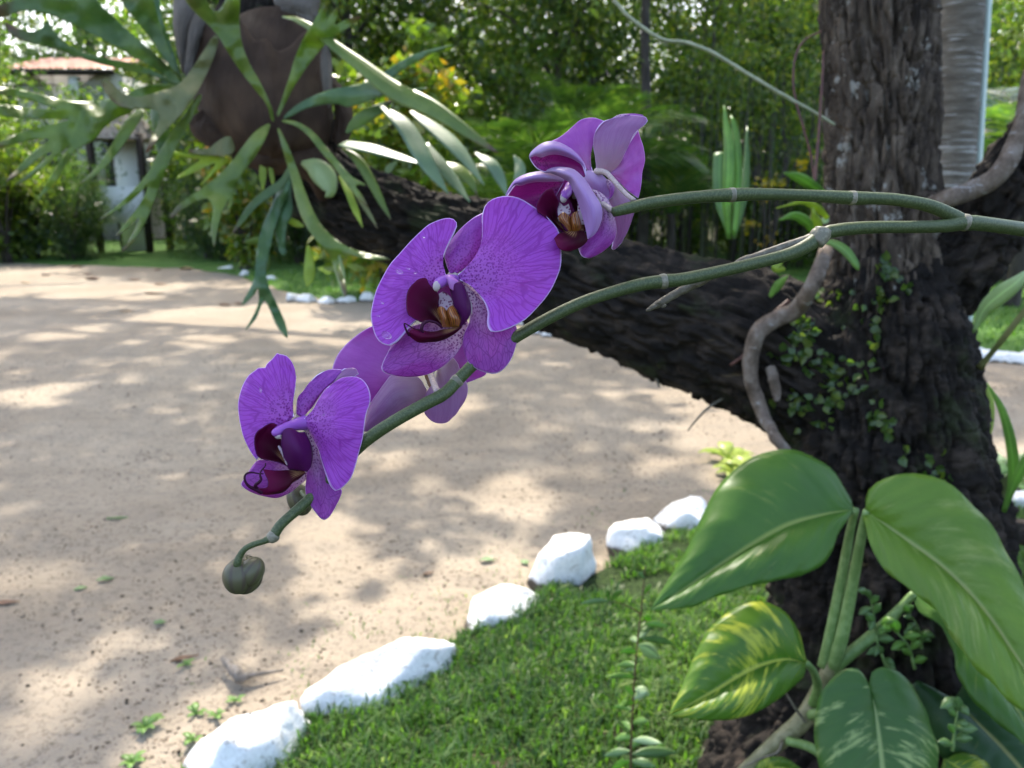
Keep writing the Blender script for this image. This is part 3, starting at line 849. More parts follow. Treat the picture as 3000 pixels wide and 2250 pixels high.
def bark_tube(pts, radii, seg, n, amp, fa, fl, seed, shag=0.5, extra=0.0, crossw=0.35):
    q = smooth_line(np.c_[pts, radii], n)
    c, rad = q[:, :3], q[:, 3]
    V, F, mi, uv = tube(c, rad, seg, None, cap=True)
    body = V[:-2].reshape(n, seg, 3)
    nrm = body - c[:, None, :]
    R = np.linalg.norm(nrm, axis=2, keepdims=True)
    nrm = nrm / R
    s = np.r_[0, np.cumsum(np.linalg.norm(np.diff(c, axis=0), axis=1))]
    a = np.linspace(0, 2 * math.pi, seg, endpoint=False)
    rr = rad.mean()
    Q = np.stack(np.broadcast_arrays(np.cos(a)[None] * rr * fa, np.sin(a)[None] * rr * fa, s[:, None] * fl), -1)
    warp = (fbm(Q * 0.6, 2, seed + 3) - 0.5)[..., None] * np.array([1.3, 1.3, 0.3])
    r1 = 1 - np.abs(2 * fbm(Q + warp, 3, seed) - 1)
    furrow = sstep(r1, 0.84, 0.985)                    # narrow deep cracks between the plates
    crossq = Q * np.array([0.7, 0.7, 3.0])
    crack = sstep(1 - np.abs(2 * fbm(crossq, 2, seed + 9) - 1), 0.90, 0.99)
    fine = fbm(Q * np.array([3.0, 3.0, 4.0]), 3, seed + 21) - 0.5
    lump = fbm(Q * np.array([0.15, 0.15, 0.5]), 3, seed + 31) - 0.5
    h = -amp * furrow - amp * crossw * crack + amp * shag * fine * 1.6 + lump * rr * 0.35 + extra
    body = body + nrm * h[..., None]
    V = np.vstack([body.reshape(-1, 3), V[-2:]])
    return V, F, mi, uv

base = G(2560, 2330, 0.03)
TREE = thing('leaning_garden_tree', (0.80, 1.72, 0.02), 'dark barked tree with a low limb stretching over the sandy track', 'tree')
BARK_SURF = []
def bark_part(name, pts, seg, n, amp, fa, fl, seed, m, shag=0.5):
    c, r = px_path(pts)
    V, F, mi, uv = bark_tube(c, r, seg, n, amp, fa, fl, seed, shag)
    BARK_SURF.append((V, F))
    return build(name, V, F, M[m], TREE, uv=uv)
bark_part('trunk', [(2570, -1150, 128, 1.72), (2565, -500, 140, 1.72), (2573, 0, 158, 1.72), (2585, 300, 150, 1.72), (2588, 520, 152, 1.72), (2600, 760, 175, 1.72), (2600, 1100, 215, 1.72), (2600, 1500, 255, 1.74)], 280, 620, 0.017, 52.0, 7.5, 3, 'bark', 0.8)
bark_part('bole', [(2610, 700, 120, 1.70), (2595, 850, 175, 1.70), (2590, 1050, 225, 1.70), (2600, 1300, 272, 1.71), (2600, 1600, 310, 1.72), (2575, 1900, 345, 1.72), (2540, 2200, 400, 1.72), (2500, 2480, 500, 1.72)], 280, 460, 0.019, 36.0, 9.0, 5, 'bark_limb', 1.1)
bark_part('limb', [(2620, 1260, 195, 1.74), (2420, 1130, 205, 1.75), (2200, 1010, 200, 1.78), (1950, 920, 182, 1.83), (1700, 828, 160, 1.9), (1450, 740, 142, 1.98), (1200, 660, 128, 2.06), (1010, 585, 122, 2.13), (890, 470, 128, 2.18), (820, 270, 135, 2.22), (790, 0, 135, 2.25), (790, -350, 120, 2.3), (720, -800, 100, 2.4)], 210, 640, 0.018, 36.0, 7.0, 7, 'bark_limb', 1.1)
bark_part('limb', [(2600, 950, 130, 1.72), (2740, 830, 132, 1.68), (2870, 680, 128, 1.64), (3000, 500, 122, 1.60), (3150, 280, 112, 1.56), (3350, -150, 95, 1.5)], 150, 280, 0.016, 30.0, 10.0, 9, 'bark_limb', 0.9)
bark_part('root', [(2700, 1720, 150, 1.68), (2850, 1600, 70, 1.62), (2950, 1560, 40, 1.66), (3080, 1590, 38, 1.7), (3250, 1750, 36, 1.8)], 40, 60, 0.006, 26.0, 10.0, 11, 'bark_limb', 0.8)

_v = np.vstack([v for v, f in BARK_SURF])
_f, _o = [], 0
for v, f in BARK_SURF:
    _f.append(f + _o); _o += len(v)
BVH = BVHTree.FromPolygons(_v.tolist(), np.vstack(_f).tolist())
def hit(x, y, default=1.55):
    r = P(x, y, 1.0) - CAM
    l = np.linalg.norm(r)
    h = BVH.ray_cast(Vector(CAM), Vector(r / l))
    if h[0] is None:
        return default, Vector((0, -1, 0))
    return float((np.array(h[0]) - CAM) @ FWD), h[1]

# creeping fig on the bole: every leaf on the bark surface
fig = thing('creeping_fig', tuple(P(2400, 1150, hit(2400, 1150)[0])), 'tiny leaved creeper climbing the dark bole of the near tree', 'creeper')
r = np.random.default_rng(12)
cl = [(2350, 960, 34, 18), (2345, 1000, 40, 25), (2300, 1040, 40, 14), (2400, 1075, 60, 24), (2440, 1090, 40, 14), (2560, 1020, 26, 10), (2570, 960, 22, 9), (2580, 880, 30, 14), (2590, 800, 26, 12), (2610, 790, 24, 8), (2430, 870, 30, 8), (2380, 880, 22, 6), (2480, 1150, 55, 10), (2400, 1200, 60, 22), (2330, 1180, 44, 12), (2440, 1170, 30, 8), (2570, 1210, 34, 12), (2600, 1250, 40, 12), (2660, 1320, 30, 6), (2720, 1380, 40, 8), (2760, 1400, 26, 8), (2530, 1080, 40, 5), (2500, 920, 60, 6), (2660, 840, 40, 6)]
leafu = np.linspace(-1, 1, 3); leafv = np.linspace(0, 1, 5)
LU, LV = np.meshgrid(leafu, leafv)
lw = np.sin(np.pi * np.clip(LV, 0.04, 0.96) ** 0.7) * 0.42
lg = np.stack([LU * lw, LV, 0.12 * np.abs(LU) - 0.15 * LV ** 2], -1)
k = np.arange(15).reshape(5, 3)
lF = grid_faces(5, 3)
fig_meshes = [mesh('leaf', lg.reshape(-1, 3), lF, m, tint=np.full(15, tv)) for m, tv in ((M['leaf_mid'], 0.45), (M['leaf_mid'], 0.7), (M['leaf_mid'], 0.2))]
cnt = 0
for (cx, cy, sp, n) in cl:
    for i in range(n):
        x, y = r.normal(cx, sp * 0.5), r.normal(cy, sp * 0.5)
        d, nm = hit(x, y, None) if False else hit(x, y)
        if d > 1.75 or cnt > 280: continue
        o = bpy.data.objects.new('leaf', fig_meshes[r.integers(0, 3)])
        col.objects.link(o); o.parent = fig
        o.location = Vector(P(x, y, d - 0.006)) - Vector(ORIGIN[fig])
        s = 0.013 + 0.009 * r.random()
        o.scale = (s, s, s)
        nn = np.array(nm); nn = nn if nn @ (CAM - P(x, y, d)) > 0 else -nn
        nn = nn + np.array([0, -0.3, 0.3]) + r.normal(0, 0.35, 3)
        q = Vector(nn).to_track_quat('Z', 'Y')
        o.rotation_euler = q.to_euler()
        o.rotation_euler.rotate_axis('Z', r.random() * 6.28)
        cnt += 1

# woody vines and aerial roots on the tree
def surface_tube(name, pts, label, cat, m, gap=0.7, seg=14, n=70, lump=0.004, fixed=None):
    w, rad = [], []
    for (x, y, rp) in pts:
        d = min(hit(x + a, y + b)[0] for a in (-14, 0, 14) for b in (-14, 0, 14)) if fixed is None else fixed
        rm = rp * d / FPX * (0.82 if name == 'thin_vine' else 1.0)
        w.append(P(x, y, d - rm * gap)); rad.append(rm)
    w = np.array(w)
    dep = (w - CAM) @ FWD
    k = np.minimum(dep, np.convolve(np.pad(dep, 1, 'edge'), [0.25, 0.5, 0.25], 'valid')) - (0.0 if fixed else 0.008)
    w = np.array([CAM + (a - CAM) * (b / c) for a, b, c in zip(w, k, dep)])
    V, F, mi, uv = tube(w, rad, seg, n)
    V = V + (fbm(V * 45, 3, 5)[:, None] - 0.5) * lump * 2
    return tag(build(name, V, F, M[m], uv=uv), label, cat)
surface_tube('woody_vine', [(2420, 735, 20), (2400, 790, 22), (2372, 850, 23), (2335, 905, 25), (2275, 935, 25), (2225, 968, 25), (2202, 1030, 24), (2198, 1095, 22), (2215, 1160, 20), (2240, 1225, 18), (2275, 1285, 16), (2310, 1330, 14)],
             'thick grey brown vine curling down the bole beside the green creeper', 'vine', 'bark_vine', 0.9)
surface_tube('aerial_root', [(2256, 1075, 13), (2266, 1110, 14), (2274, 1150, 14), (2278, 1172, 8)], 'short brown root stub beside the curling grey vine', 'root', 'bark_vine', 0.8, n=24)
surface_tube('aerial_root', [(2735, 592, 22), (2790, 578, 26), (2845, 556, 27), (2905, 528, 28), (2945, 485, 28), (2972, 430, 27), (2990, 380, 24), (3005, 320, 25), (3020, 250, 28), (3060, 120, 30)], 'smooth pinkish grey root bending up along the right limb', 'root', 'bark_vine', 0.9)
surface_tube('hanging_vine', [(2405, 92, 3), (2360, 115, 3), (2332, 160, 3.5), (2324, 235, 3.5), (2333, 300, 3.5), (2355, 380, 3.5), (2372, 440, 3.5), (2385, 520, 4), (2388, 570, 4)], 'thin red brown vine bowing out from the trunk', 'vine', 'bark_red', 0, 8, 50, 0.0005, 1.62)
surface_tube('hanging_vine', [(2412, 150, 3), (2408, 240, 4), (2403, 330, 4.5), (2396, 430, 5), (2388, 520, 5.5), (2386, 580, 5), (2378, 690, 4.5)], 'thin straight red brown vine hanging close to the trunk', 'vine', 'bark_red', 0, 8, 40, 0.0005, 1.60)
surface_tube('thin_vine', [(1740, -60, 6), (1800, 0, 6), (1835, 42, 6), (1900, 92, 6.5), (1950, 118, 6), (2010, 124, 6), (2080, 150, 6.5), (2140, 185, 6), (2200, 222, 6), (2260, 258, 6), (2330, 298, 6), (2380, 325, 5), (2445, 365, 5)], 'long pale green wiry vine slanting down to the trunk', 'vine', 'vine_pale', 0, 8, 60, 0.0006, 1.62)
surface_tube('broken_twig', [(2120, 1165, 4), (2075, 1195, 4), (2040, 1230, 3), (2015, 1262, 2)], 'thin bare twig poking out under the low limb', 'twig', 'twig_dry', 0, 6, 16, 0.0005, 1.75)
surface_tube('broken_twig', [(1895, 1065, 5), (1905, 1085, 5), (1920, 1105, 5), (1932, 1135, 3)], 'stubby dead twig under the low limb towards the sand', 'twig', 'twig_dry', 0, 6, 16, 0.0005, 1.80)
surface_tube('aerial_root', [(2310, 880, 5), (2255, 930, 6), (2210, 990, 6), (2180, 1040, 5), (2140, 1070, 4)], 'thin red rootlet crossing behind the curling grey vine', 'root', 'bark_red', 0.8, 8, 30, 0.0006)

def strap_plant(name, loc, leaves, label, cat, s=1.0, ox=0, oy=0, t=0.0012, n=18, dip=0.18, petiole=None):
    rt = thing(name, loc, label, cat)
    for L in leaves:
        m, pts = L[0], L[1]
        tw = L[2] if len(L) > 2 else (0.0, 0.0)
        V, F, mi, uv = ribbon(pts, n, 5, dip, t, s, ox, oy, twist0=tw[0], twist1=tw[1])
        build('leaf', V, F, M[m], rt, uv=uv)
    return rt
strap_plant('upright_strap_plant', P(2140, 700, 1.86), [
    ('strap', [(2135, 700, 14, 1.86), (2130, 600, 26, 1.84), (2134, 500, 34, 1.83), (2134, 420, 30, 1.84), (2126, 360, 18, 1.86), (2121, 308, 2, 1.87)], (0.2, 0.5)),
    ('strap_teal', [(2138, 690, 12, 1.88), (2114, 600, 34, 1.88), (2108, 520, 40, 1.89), (2110, 446, 38, 1.9)], (-0.2, 0.1)),
    ('strap', [(2150, 690, 12, 1.85), (2160, 560, 24, 1.84), (2160, 450, 26, 1.86), (2152, 370, 18, 1.89), (2141, 338, 3, 1.9)], (0.3, -0.2)),
    ('strap_teal', [(2150, 700, 10, 1.9), (2178, 580, 24, 1.9), (2187, 480, 20, 1.92), (2188, 400, 8, 1.94), (2189, 370, 2, 1.95)], (0.5, 0.3)),
], 'clump of upright strap leaves with torn tips standing on the low limb', 'plant')
strap_plant('tree_perching_orchid', P(2400, 690, 1.60), [
    ('strap', [(2425, 580, 14, 1.62), (2385, 548, 30, 1.58), (2340, 520, 30, 1.55), (2296, 506, 5, 1.54)], (0.3, 0.3)),
    ('frond_yellow', [(2425, 640, 12, 1.6), (2395, 610, 22, 1.58), (2355, 592, 16, 1.56), (2320, 598, 8, 1.56), (2272, 610, 2, 1.55)], (0.2, 0.5)),
    ('strap', [(2378, 680, 14, 1.58), (2362, 650, 30, 1.55), (2325, 632, 26, 1.53), (2283, 645, 3, 1.52)], (0.2, 0.5)),
    ('frond_yellow', [(2395, 690, 14, 1.6), (2392, 655, 34, 1.58), (2384, 625, 14, 1.57), (2380, 605, 3, 1.57)], (0.0, 0.3)),
    ('strap_pale', [(2415, 655, 10, 1.62), (2418, 645, 22, 1.62), (2424, 630, 4, 1.62)]),
    ('strap', [(2398, 708, 8, 1.5), (2440, 712, 20, 1.47), (2478, 735, 26, 1.45), (2508, 775, 18, 1.44), (2514, 792, 3, 1.44)], (0.3, 0.0)),
    ('frond_yellow', [(2300, 790, 8, 1.6), (2275, 782, 30, 1.6), (2295, 760, 4, 1.6)]),
    ('strap', [(2255, 870, 10, 1.6), (2280, 835, 26, 1.58), (2308, 808, 3, 1.56)], (0.2, 0.1)),
], 'small orchid with curved yellow green leaves perched where limb meets trunk', 'orchid')
strap_plant('right_strap_plant', P(2900, 1540, 1.58), [
    ('strap_pale', [(2852, 975, 6, 1.55), (2885, 905, 38, 1.5), (2935, 860, 52, 1.45), (2975, 830, 40, 1.42), (3020, 785, 5, 1.4)], (0.3, 0.1)),
    ('frond_olive', [(2868, 1080, 22, 1.58), (2900, 1040, 15, 1.55), (2945, 985, 17, 1.5), (3010, 900, 15, 1.46), (3060, 840, 6, 1.44)]),
    ('frond_yellow', [(2872, 1110, 12, 1.62), (2895, 1170, 28, 1.62), (2902, 1240, 18, 1.62), (2895, 1290, 4, 1.62)], (0.2, 0.4)),
    ('strap', [(2945, 1490, 12, 1.5), (2968, 1400, 28, 1.48), (2962, 1300, 30, 1.46), (2935, 1200, 20, 1.45), (2892, 1122, 3, 1.45)], (0.4, 0.2)),
    ('strap', [(2940, 1500, 12, 1.5), (2965, 1430, 22, 1.47), (2995, 1370, 28, 1.44), (3030, 1300, 22, 1.42), (3070, 1180, 4, 1.4)], (0.1, -0.3)),
    ('frond_olive', [(2915, 1500, 12, 1.56), (2930, 1440, 40, 1.55), (2955, 1400, 20, 1.53), (2975, 1370, 3, 1.52)], (0.3, 0.6)),
], 'strap leaved plant growing from the right side of the tree foot', 'plant')
# ------------------------------------------------------------------ staghorn fern on the limb
S1 = 2.212      # tracing scale of the fern stations below
FERN = thing('staghorn_fern', tuple(P(800, 560, 2.0)), 'big staghorn fern with forked fronds and brown shields hung on the limb', 'fern')
def frond(m, strands, tw=(0.0, 0.0), dip=0.14, d0=1.95, face=None):
    """strands: list of [(x, y, w[, depth offset])...] in tracing pixels; forks share one mesh"""
    parts = []
    for st in strands:
        pts = []
        for k, p in enumerate(st):
            dd = p[3] if len(p) > 3 else 0.0
            pts.append((p[0], p[1], p[2], d0 + dd))
        parts.append(ribbon(pts, 22, 7, dip, 0.0016, S1, twist0=tw[0], twist1=tw[1], face=face))
    V, F, mi, uv = join(parts)
    V = V + ((fbm(V * 9.0, 2, len(strands) + int(strands[0][0][0])) - 0.5) * 0.012)[:, None] * np.array([0.2, 1.0, 0.3])
    return build('frond', V, F, M[m], FERN, uv=uv)


from mathutils.geometry import delaunay_2d_cdt
S2 = 1.5733     # tracing scale of the outlines below
def antler(m, poly, db, dt, fold=0.05, seed=1, base=None, grid=13.0):
    """forked frond from its traced outline: a thin curved blade, db at the base to dt at the tips (metres from 1.95)"""
    p = np.array(poly, float)
    for _ in range(2):          # round the corners a little
        q = np.roll(p, -1, axis=0)
        p = np.stack([p * 0.78 + q * 0.22, p * 0.22 + q * 0.78], 1).reshape(-1, 2)
    n = len(p)
    lo, hi = p.min(0), p.max(0)
    gx_, gy_ = np.meshgrid(np.arange(lo[0], hi[0], grid), np.arange(lo[1], hi[1], grid))
    g = np.stack([gx_.ravel(), gy_.ravel()], 1) + np.random.default_rng(seed).uniform(-3, 3, (gx_.size, 2))
    verts = [Vector(a) for a in np.vstack([p, g])]
    edges = [(i, (i + 1) % n) for i in range(n)]
    vo, eo, fo, *_ = delaunay_2d_cdt(verts, edges, [list(range(n))], 1, 1e-4)
    w = np.array([[a.x, a.y] for a in vo]); F = np.array([f for f in fo if len(f) == 3])
    used = np.unique(F); mp = -np.ones(len(w), int); mp[used] = np.arange(len(used)); w = w[used]; F = mp[F]
    b = np.array(poly[0] if base is None else base, float)
    dist = np.linalg.norm(w - b, axis=1); dist /= dist.max()
    # distance to the margin gives the blade a shallow keel
    dm = np.min(np.linalg.norm(w[:, None] - p[None], axis=2), axis=1)
    dep = 1.95 + db + (dt - db) * dist ** 1.2 - fold * 0.0012 * dm + 0.07 * (fbm(np.stack([w[:, 0] / 110, w[:, 1] / 110, np.full(len(w), seed * 3.3)], 1), 2, seed) - 0.5)
    X = w[:, 0] / S2; Y = w[:, 1] / S2
    V = CAM + dep[:, None] * (FWD + ((X - 1500) / FPX)[:, None] * RGT + ((1125 - Y) / FPX)[:, None] * UPV)
    th = 0.0009
    A, B = V - FWD * th, V + FWD * th
    k = len(V)
    ec = {}
    for f in F:
        for a, c in ((f[0], f[1]), (f[1], f[2]), (f[2], f[0])):
            ec[(a, c)] = 1
    rim = [(a, c) for (a, c) in ec if (c, a) not in ec]
    R = []
    for a, c in rim:
        R += [[c, a, a + k], [c, a + k, c + k]]
    Fa = np.vstack([F, F[:, ::-1] + k, np.array(R)])
    uv = np.stack([0.5 + np.clip(dm / 60, 0, 0.5), dist], 1)
    return build('frond', np.vstack([A, B]), Fa, M[m], FERN, uv=np.vstack([uv, uv]))

antler('frond_teal', [(838, 385), (780, 310), (690, 225), (600, 150), (520, 75), (450, 10), (420, -60), (250, -70), (120, -60), (60, 5), (0, 20), (-50, 60), (0, 88), (100, 45), (200, 55), (330, 110), (480, 185), (620, 265), (730, 325), (815, 390)], .03, -.20, seed=1)
antler('frond_teal', [(832, 392), (700, 322), (600, 288), (480, 268), (370, 238), (290, 190), (240, 130), (222, 92), (185, 140), (130, 150), (60, 118), (20, 100), (45, 160), (110, 192), (200, 212), (320, 248), (450, 292), (580, 322), (690, 345), (825, 398)], .03, -.24, seed=2)
antler('frond_teal', [(835, 378), (770, 290), (700, 190), (640, 110), (570, 30), (540, -50), (600, -60), (700, -50), (712, 20), (732, 90), (762, 180), (792, 270), (820, 330)], .05, -.06, seed=3)
antler('frond_dark', [(838, 372), (812, 280), (775, 170), (742, 70), (735, -50), (690, -50), (705, 60), (740, 180), (780, 280), (815, 350)], .06, .03, seed=4)
antler('frond_olive', [(1012, 172), (985, 160), (930, 250), (870, 340), (820, 395), (740, 420), (640, 452), (565, 432), (505, 372), (482, 356), (466, 385), (488, 432), (530, 482), (590, 503), (660, 500), (722, 506), (738, 542), (722, 592), (692, 642), (665, 712), (695, 692), (742, 622), (792, 572), (842, 522), (872, 482), (912, 422), (952, 342), (988, 262)], .0, -.14, seed=5)
antler('frond', [(915, 432), (860, 520), (800, 592), (770, 642), (720, 722), (680, 802), (612, 880), (540, 950), (445, 1020), (532, 978), (622, 912), (690, 842), (655, 930), (592, 1012), (515, 1106), (602, 1042), (650, 990), (612, 1082), (545, 1178), (622, 1110), (682, 1002), (722, 902), (762, 782), (802, 702), (842, 622), (892, 532), (935, 440)], -.02, -.10, seed=6)
antler('frond', [(838, 388), (740, 385), (650, 398), (570, 440), (470, 462), (350, 472), (230, 448), (110, 415), (0, 398), (-70, 394), (-70, 420), (60, 442), (180, 477), (280, 508), (180, 502), (60, 488), (-70, 478), (-70, 516), (40, 540), (150, 550), (260, 547), (335, 552), (220, 577), (100, 607), (0, 652), (-70, 695), (-50, 704), (40, 672), (150, 642), (245, 637), (160, 692), (90, 762), (12, 850), (92, 802), (182, 722), (258, 690), (200, 742), (130, 802), (50, 866), (142, 822), (222, 752), (292, 692), (335, 662), (300, 702), (262, 762), (222, 832), (170, 922), (242, 862), (292, 782), (334, 702), (382, 672), (442, 642), (475, 590), (542, 540), (602, 522), (642, 482), (722, 432), (838, 402)], .02, -.20, seed=7)
antler('frond', [(640, 500), (570, 560), (530, 640), (480, 722), (430, 792), (352, 858), (442, 812), (522, 732), (582, 652), (642, 562), (672, 512)], -.02, -.10, seed=8)
antler('frond_teal', [(690, 490), (700, 580), (715, 650), (735, 730), (762, 700), (800, 640), (765, 560), (730, 495)], .02, .0, seed=9)
antler('frond_yellow', [(1058, 728), (980, 718), (920, 720), (850, 708), (785, 692), (795, 712), (880, 727), (935, 733), (870, 772), (792, 836), (882, 802), (962, 762), (1002, 748), (962, 802), (912, 868), (982, 802), (1048, 748)], .02, -.05, seed=10)
antler('frond_olive', [(1090, 690), (1062, 618), (1000, 652), (960, 688), (850, 688), (900, 712), (1050, 722)], .0, -.03, seed=11)
antler('frond', [(1266, 560), (1256, 500), (1202, 380), (1152, 300), (1112, 200), (1102, 100), (1106, 0), (1110, -60), (1058, -60), (1042, 0), (1002, 62), (960, 28), (930, -60), (828, -60), (850, 0), (902, 62), (960, 112), (1010, 172), (1050, 242), (1110, 332), (1182, 422), (1232, 482), (1250, 560)], -.06, -.20, seed=12)
antler('frond', [(1284, 540), (1312, 482), (1352, 402), (1412, 312), (1472, 232), (1532, 172), (1602, 132), (1672, 76), (1640, 74), (1580, 96), (1536, 124), (1562, 62), (1556, 28), (1530, 60), (1496, 94), (1512, 40), (1492, 22), (1450, 92), (1400, 172), (1360, 262), (1338, 342), (1308, 432), (1274, 530)], -.06, -.15, seed=13)
antler('frond_dark', [(1300, 548), (1340, 502), (1420, 452), (1520, 412), (1620, 396), (1720, 370), (1800, 310), (1900, 252), (2000, 222), (2118, 200), (2002, 238), (1902, 292), (1802, 362), (1762, 412), (1850, 412), (1998, 402), (1882, 428), (1762, 442), (1682, 472), (1602, 498), (1560, 476), (1480, 482), (1400, 502), (1330, 545)], -.06, -.25, seed=14)
antler('frond_teal', [(1586, 625), (1610, 560), (1660, 510), (1740, 480), (1818, 456), (1782, 502), (1722, 552), (1652, 592)], -.05, -.12, seed=15)
antler('frond', [(1250, 560), (1180, 600), (1130, 660), (1080, 732), (1020, 800), (930, 870), (850, 922), (800, 962), (780, 1018), (842, 962), (912, 922), (962, 912), (986, 962), (970, 1042), (986, 1160), (1002, 1062), (1022, 972), (1062, 902), (1048, 985), (1072, 935), (1076, 880), (1112, 802), (1162, 742), (1202, 682), (1236, 612)], -.06, -.17, seed=16)
antler('frond', [(1276, 588), (1290, 642), (1312, 722), (1342, 822), (1362, 922), (1392, 1012), (1442, 1092), (1502, 1152), (1532, 1212), (1562, 1292), (1592, 1382), (1602, 1332), (1572, 1242), (1552, 1172), (1602, 1172), (1682, 1192), (1752, 1202), (1815, 1196), (1702, 1170), (1602, 1140), (1542, 1100), (1482, 1040), (1442, 970), (1402, 870), (1372, 780), (1332, 680), (1292, 595)], -.06, -.24, seed=17)
antler('frond', [(1300, 550), (1370, 558), (1440, 600), (1500, 670), (1560, 745), (1620, 815), (1700, 857), (1630, 850), (1670, 900), (1706, 968), (1640, 910), (1590, 840), (1530, 760), (1470, 690), (1420, 622), (1360, 577), (1300, 564)], -.06, -.16, seed=18)
antler('frond_teal', [(1332, 758), (1290, 832), (1220, 872), (1150, 932), (1100, 1012), (1060, 1092), (1132, 1012), (1182, 952), (1242, 912), (1302, 872), (1345, 800)], -.04, -.10, seed=19)
antler('frond_dark', [(1335, 790), (1290, 852), (1250, 952), (1200, 1062), (1180, 1182), (1175, 1282), (1150, 1332), (1105, 1420), (1172, 1362), (1190, 1322), (1195, 1392), (1170, 1452), (1120, 1536), (1182, 1472), (1206, 1402), (1220, 1382), (1242, 1422), (1272, 1502), (1330, 1572), (1322, 1502), (1282, 1412), (1242, 1332), (1222, 1252), (1242, 1162), (1262, 1062), (1302, 952), (1342, 862)], -.02, -.12, seed=20)
antler('frond_dark', [(1342, 800), (1342, 902), (1352, 982), (1312, 1062), (1322, 1175), (1290, 1182), (1270, 1082), (1260, 1002), (1290, 902), (1322, 800)], .0, -.04, seed=21)
frond('frond', [[(1830, 108, 10, -.02), (1930, 130, 36, -.06), (2060, 210, 58, -.1), (2200, 320, 76, -.13), (2370, 440, 100, -.16), (2560, 590, 130, -.2), (2780, 690, 118, -.24), (2940, 790, 90, -.27), (3090, 900, 60, -.29), (3225, 992, 6, -.3)]], (0.5, 0.3))
frond('frond_yellow', [[(1710, 1040, 40, .03), (1705, 1140, 46, .03), (1705, 1230, 10, .03)], [(1750, 1060, 24, .03), (1765, 1150, 30, .03), (1770, 1200, 8, .03)]])
frond('frond_yellow', [[(2200, 1140, 16, -.05), (2255, 1240, 40, -.08), (2300, 1360, 42, -.1), (2350, 1475, 4, -.11)]], (0.2, 0.2))
frond('frond_olive', [[(2230, 1150, 10, -.05), (2330, 1290, 30, -.08), (2400, 1400, 26, -.09), (2445, 1485, 3, -.1)]], (0.2, 0.2))
frond('frond_yellow', [[(1790, 1300, 20, .02), (1775, 1380, 34, .02), (1765, 1450, 6, .02)], [(1860, 1420, 30, .02), (1920, 1450, 44, .02), (1970, 1470, 6, .02)]])
frond('frond', [[(1760, 1600, 50, -.02), (1690, 1560, 60, -.03), (1570, 1570, 5, -.05)], [(1690, 1600, 80, -.03), (1720, 1700, 70, -.03), (1690, 1800, 10, -.04)]], (0.3, 0.2))
# glossy fronds catching the sun on the right
for st, tw in (([(2470, 690, 18, -.1), (2600, 790, 90, -.14), (2700, 940, 112, -.17), (2790, 1090, 86, -.19), (2905, 1258, 5, -.2)], (0.5, 0.55)),
           ([(2660, 720, 16, -.1), (2790, 810, 70, -.13), (2930, 930, 88, -.16), (3040, 1060, 60, -.18), (3140, 1200, 5, -.2)], (0.5, 0.5)),
           ([(2760, 930, 30, -.06), (2860, 1060, 70, -.09), (2950, 1180, 60, -.11), (3048, 1308, 5, -.13)], (0.45, 0.45)),
           ([(2220, 925, 40, -.04), (2400, 960, 60, -.08), (2600, 1020, 42, -.1), (2745, 1065, 5, -.12)], (0.5, 0.45)),
           ([(2225, 960, 14, -.03), (2320, 1040, 60, -.06), (2400, 1170, 64, -.08), (2470, 1310, 44, -.09), (2535, 1425, 4, -.1)], (0.3, 0.2)),
           ([(3080, 990, 10, 0), (3180, 1060, 70, -.03), (3240, 1160, 66, -.04), (3285, 1275, 5, -.05)], (0.4, 0.4)),
           ([(3330, 1010, 10, .02), (3370, 1080, 70, 0), (3360, 1180, 60, -.02), (3330, 1300, 8, -.03)], (0.1, 0.1)),
           ([(2870, 1050, 10, 0), (2960, 1090, 66, -.02), (3040, 1170, 60, -.03), (3090, 1265, 5, -.03)], (0.2, 0.2))):
    hv = SUN + np.array([0, -0.98, 0.05])
    frond('frond_gloss' if st[0][0] not in (2870, 2225) else 'frond', [st], tw, 0.06, face=hv / np.linalg.norm(hv) if st[0][0] not in (2225, 3330) else None)
frond('frond_bud', [[(1960, 1050, 30, -.03), (2040, 1080, 130, -.06), (2110, 1150, 150, -.07), (2140, 1240, 80, -.07), (2110, 1275, 10, -.07)]], (0.2, 0.2), 0.4)
frond('frond_yellow', [[(2000, 1590, 20, -.1), (2005, 1700, 62, -.12), (2000, 1800, 66, -.12), (1985, 1860, 6, -.12)]])
frond('frond_bud', [[(2140, 1560, 24, -.1), (2180, 1690, 60, -.12), (2210, 1800, 58, -.12), (2228, 1930, 5, -.12)]], (0.2, 0.0))

# shield fronds: broad bulging plates that clasp the limb
def coons(L, Mg, R, nu, nv):
    L = smooth_line(L, nv); R = smooth_line(R, nv); Mg = smooth_line(Mg, nu)
    u = np.linspace(0, 1, nu)[None, :, None]; v = np.linspace(0, 1, nv)[:, None, None]
    B = L[0] * (1 - u[0]) + R[0] * u[0]
    S = (1 - u) * L[:, None] + u * R[:, None] + (1 - v) * B[None] + v * Mg[None]
    S = S - ((1 - u) * (1 - v) * L[0] + u * (1 - v) * R[0] + (1 - u) * v * L[-1] + u * v * R[-1])
    return S

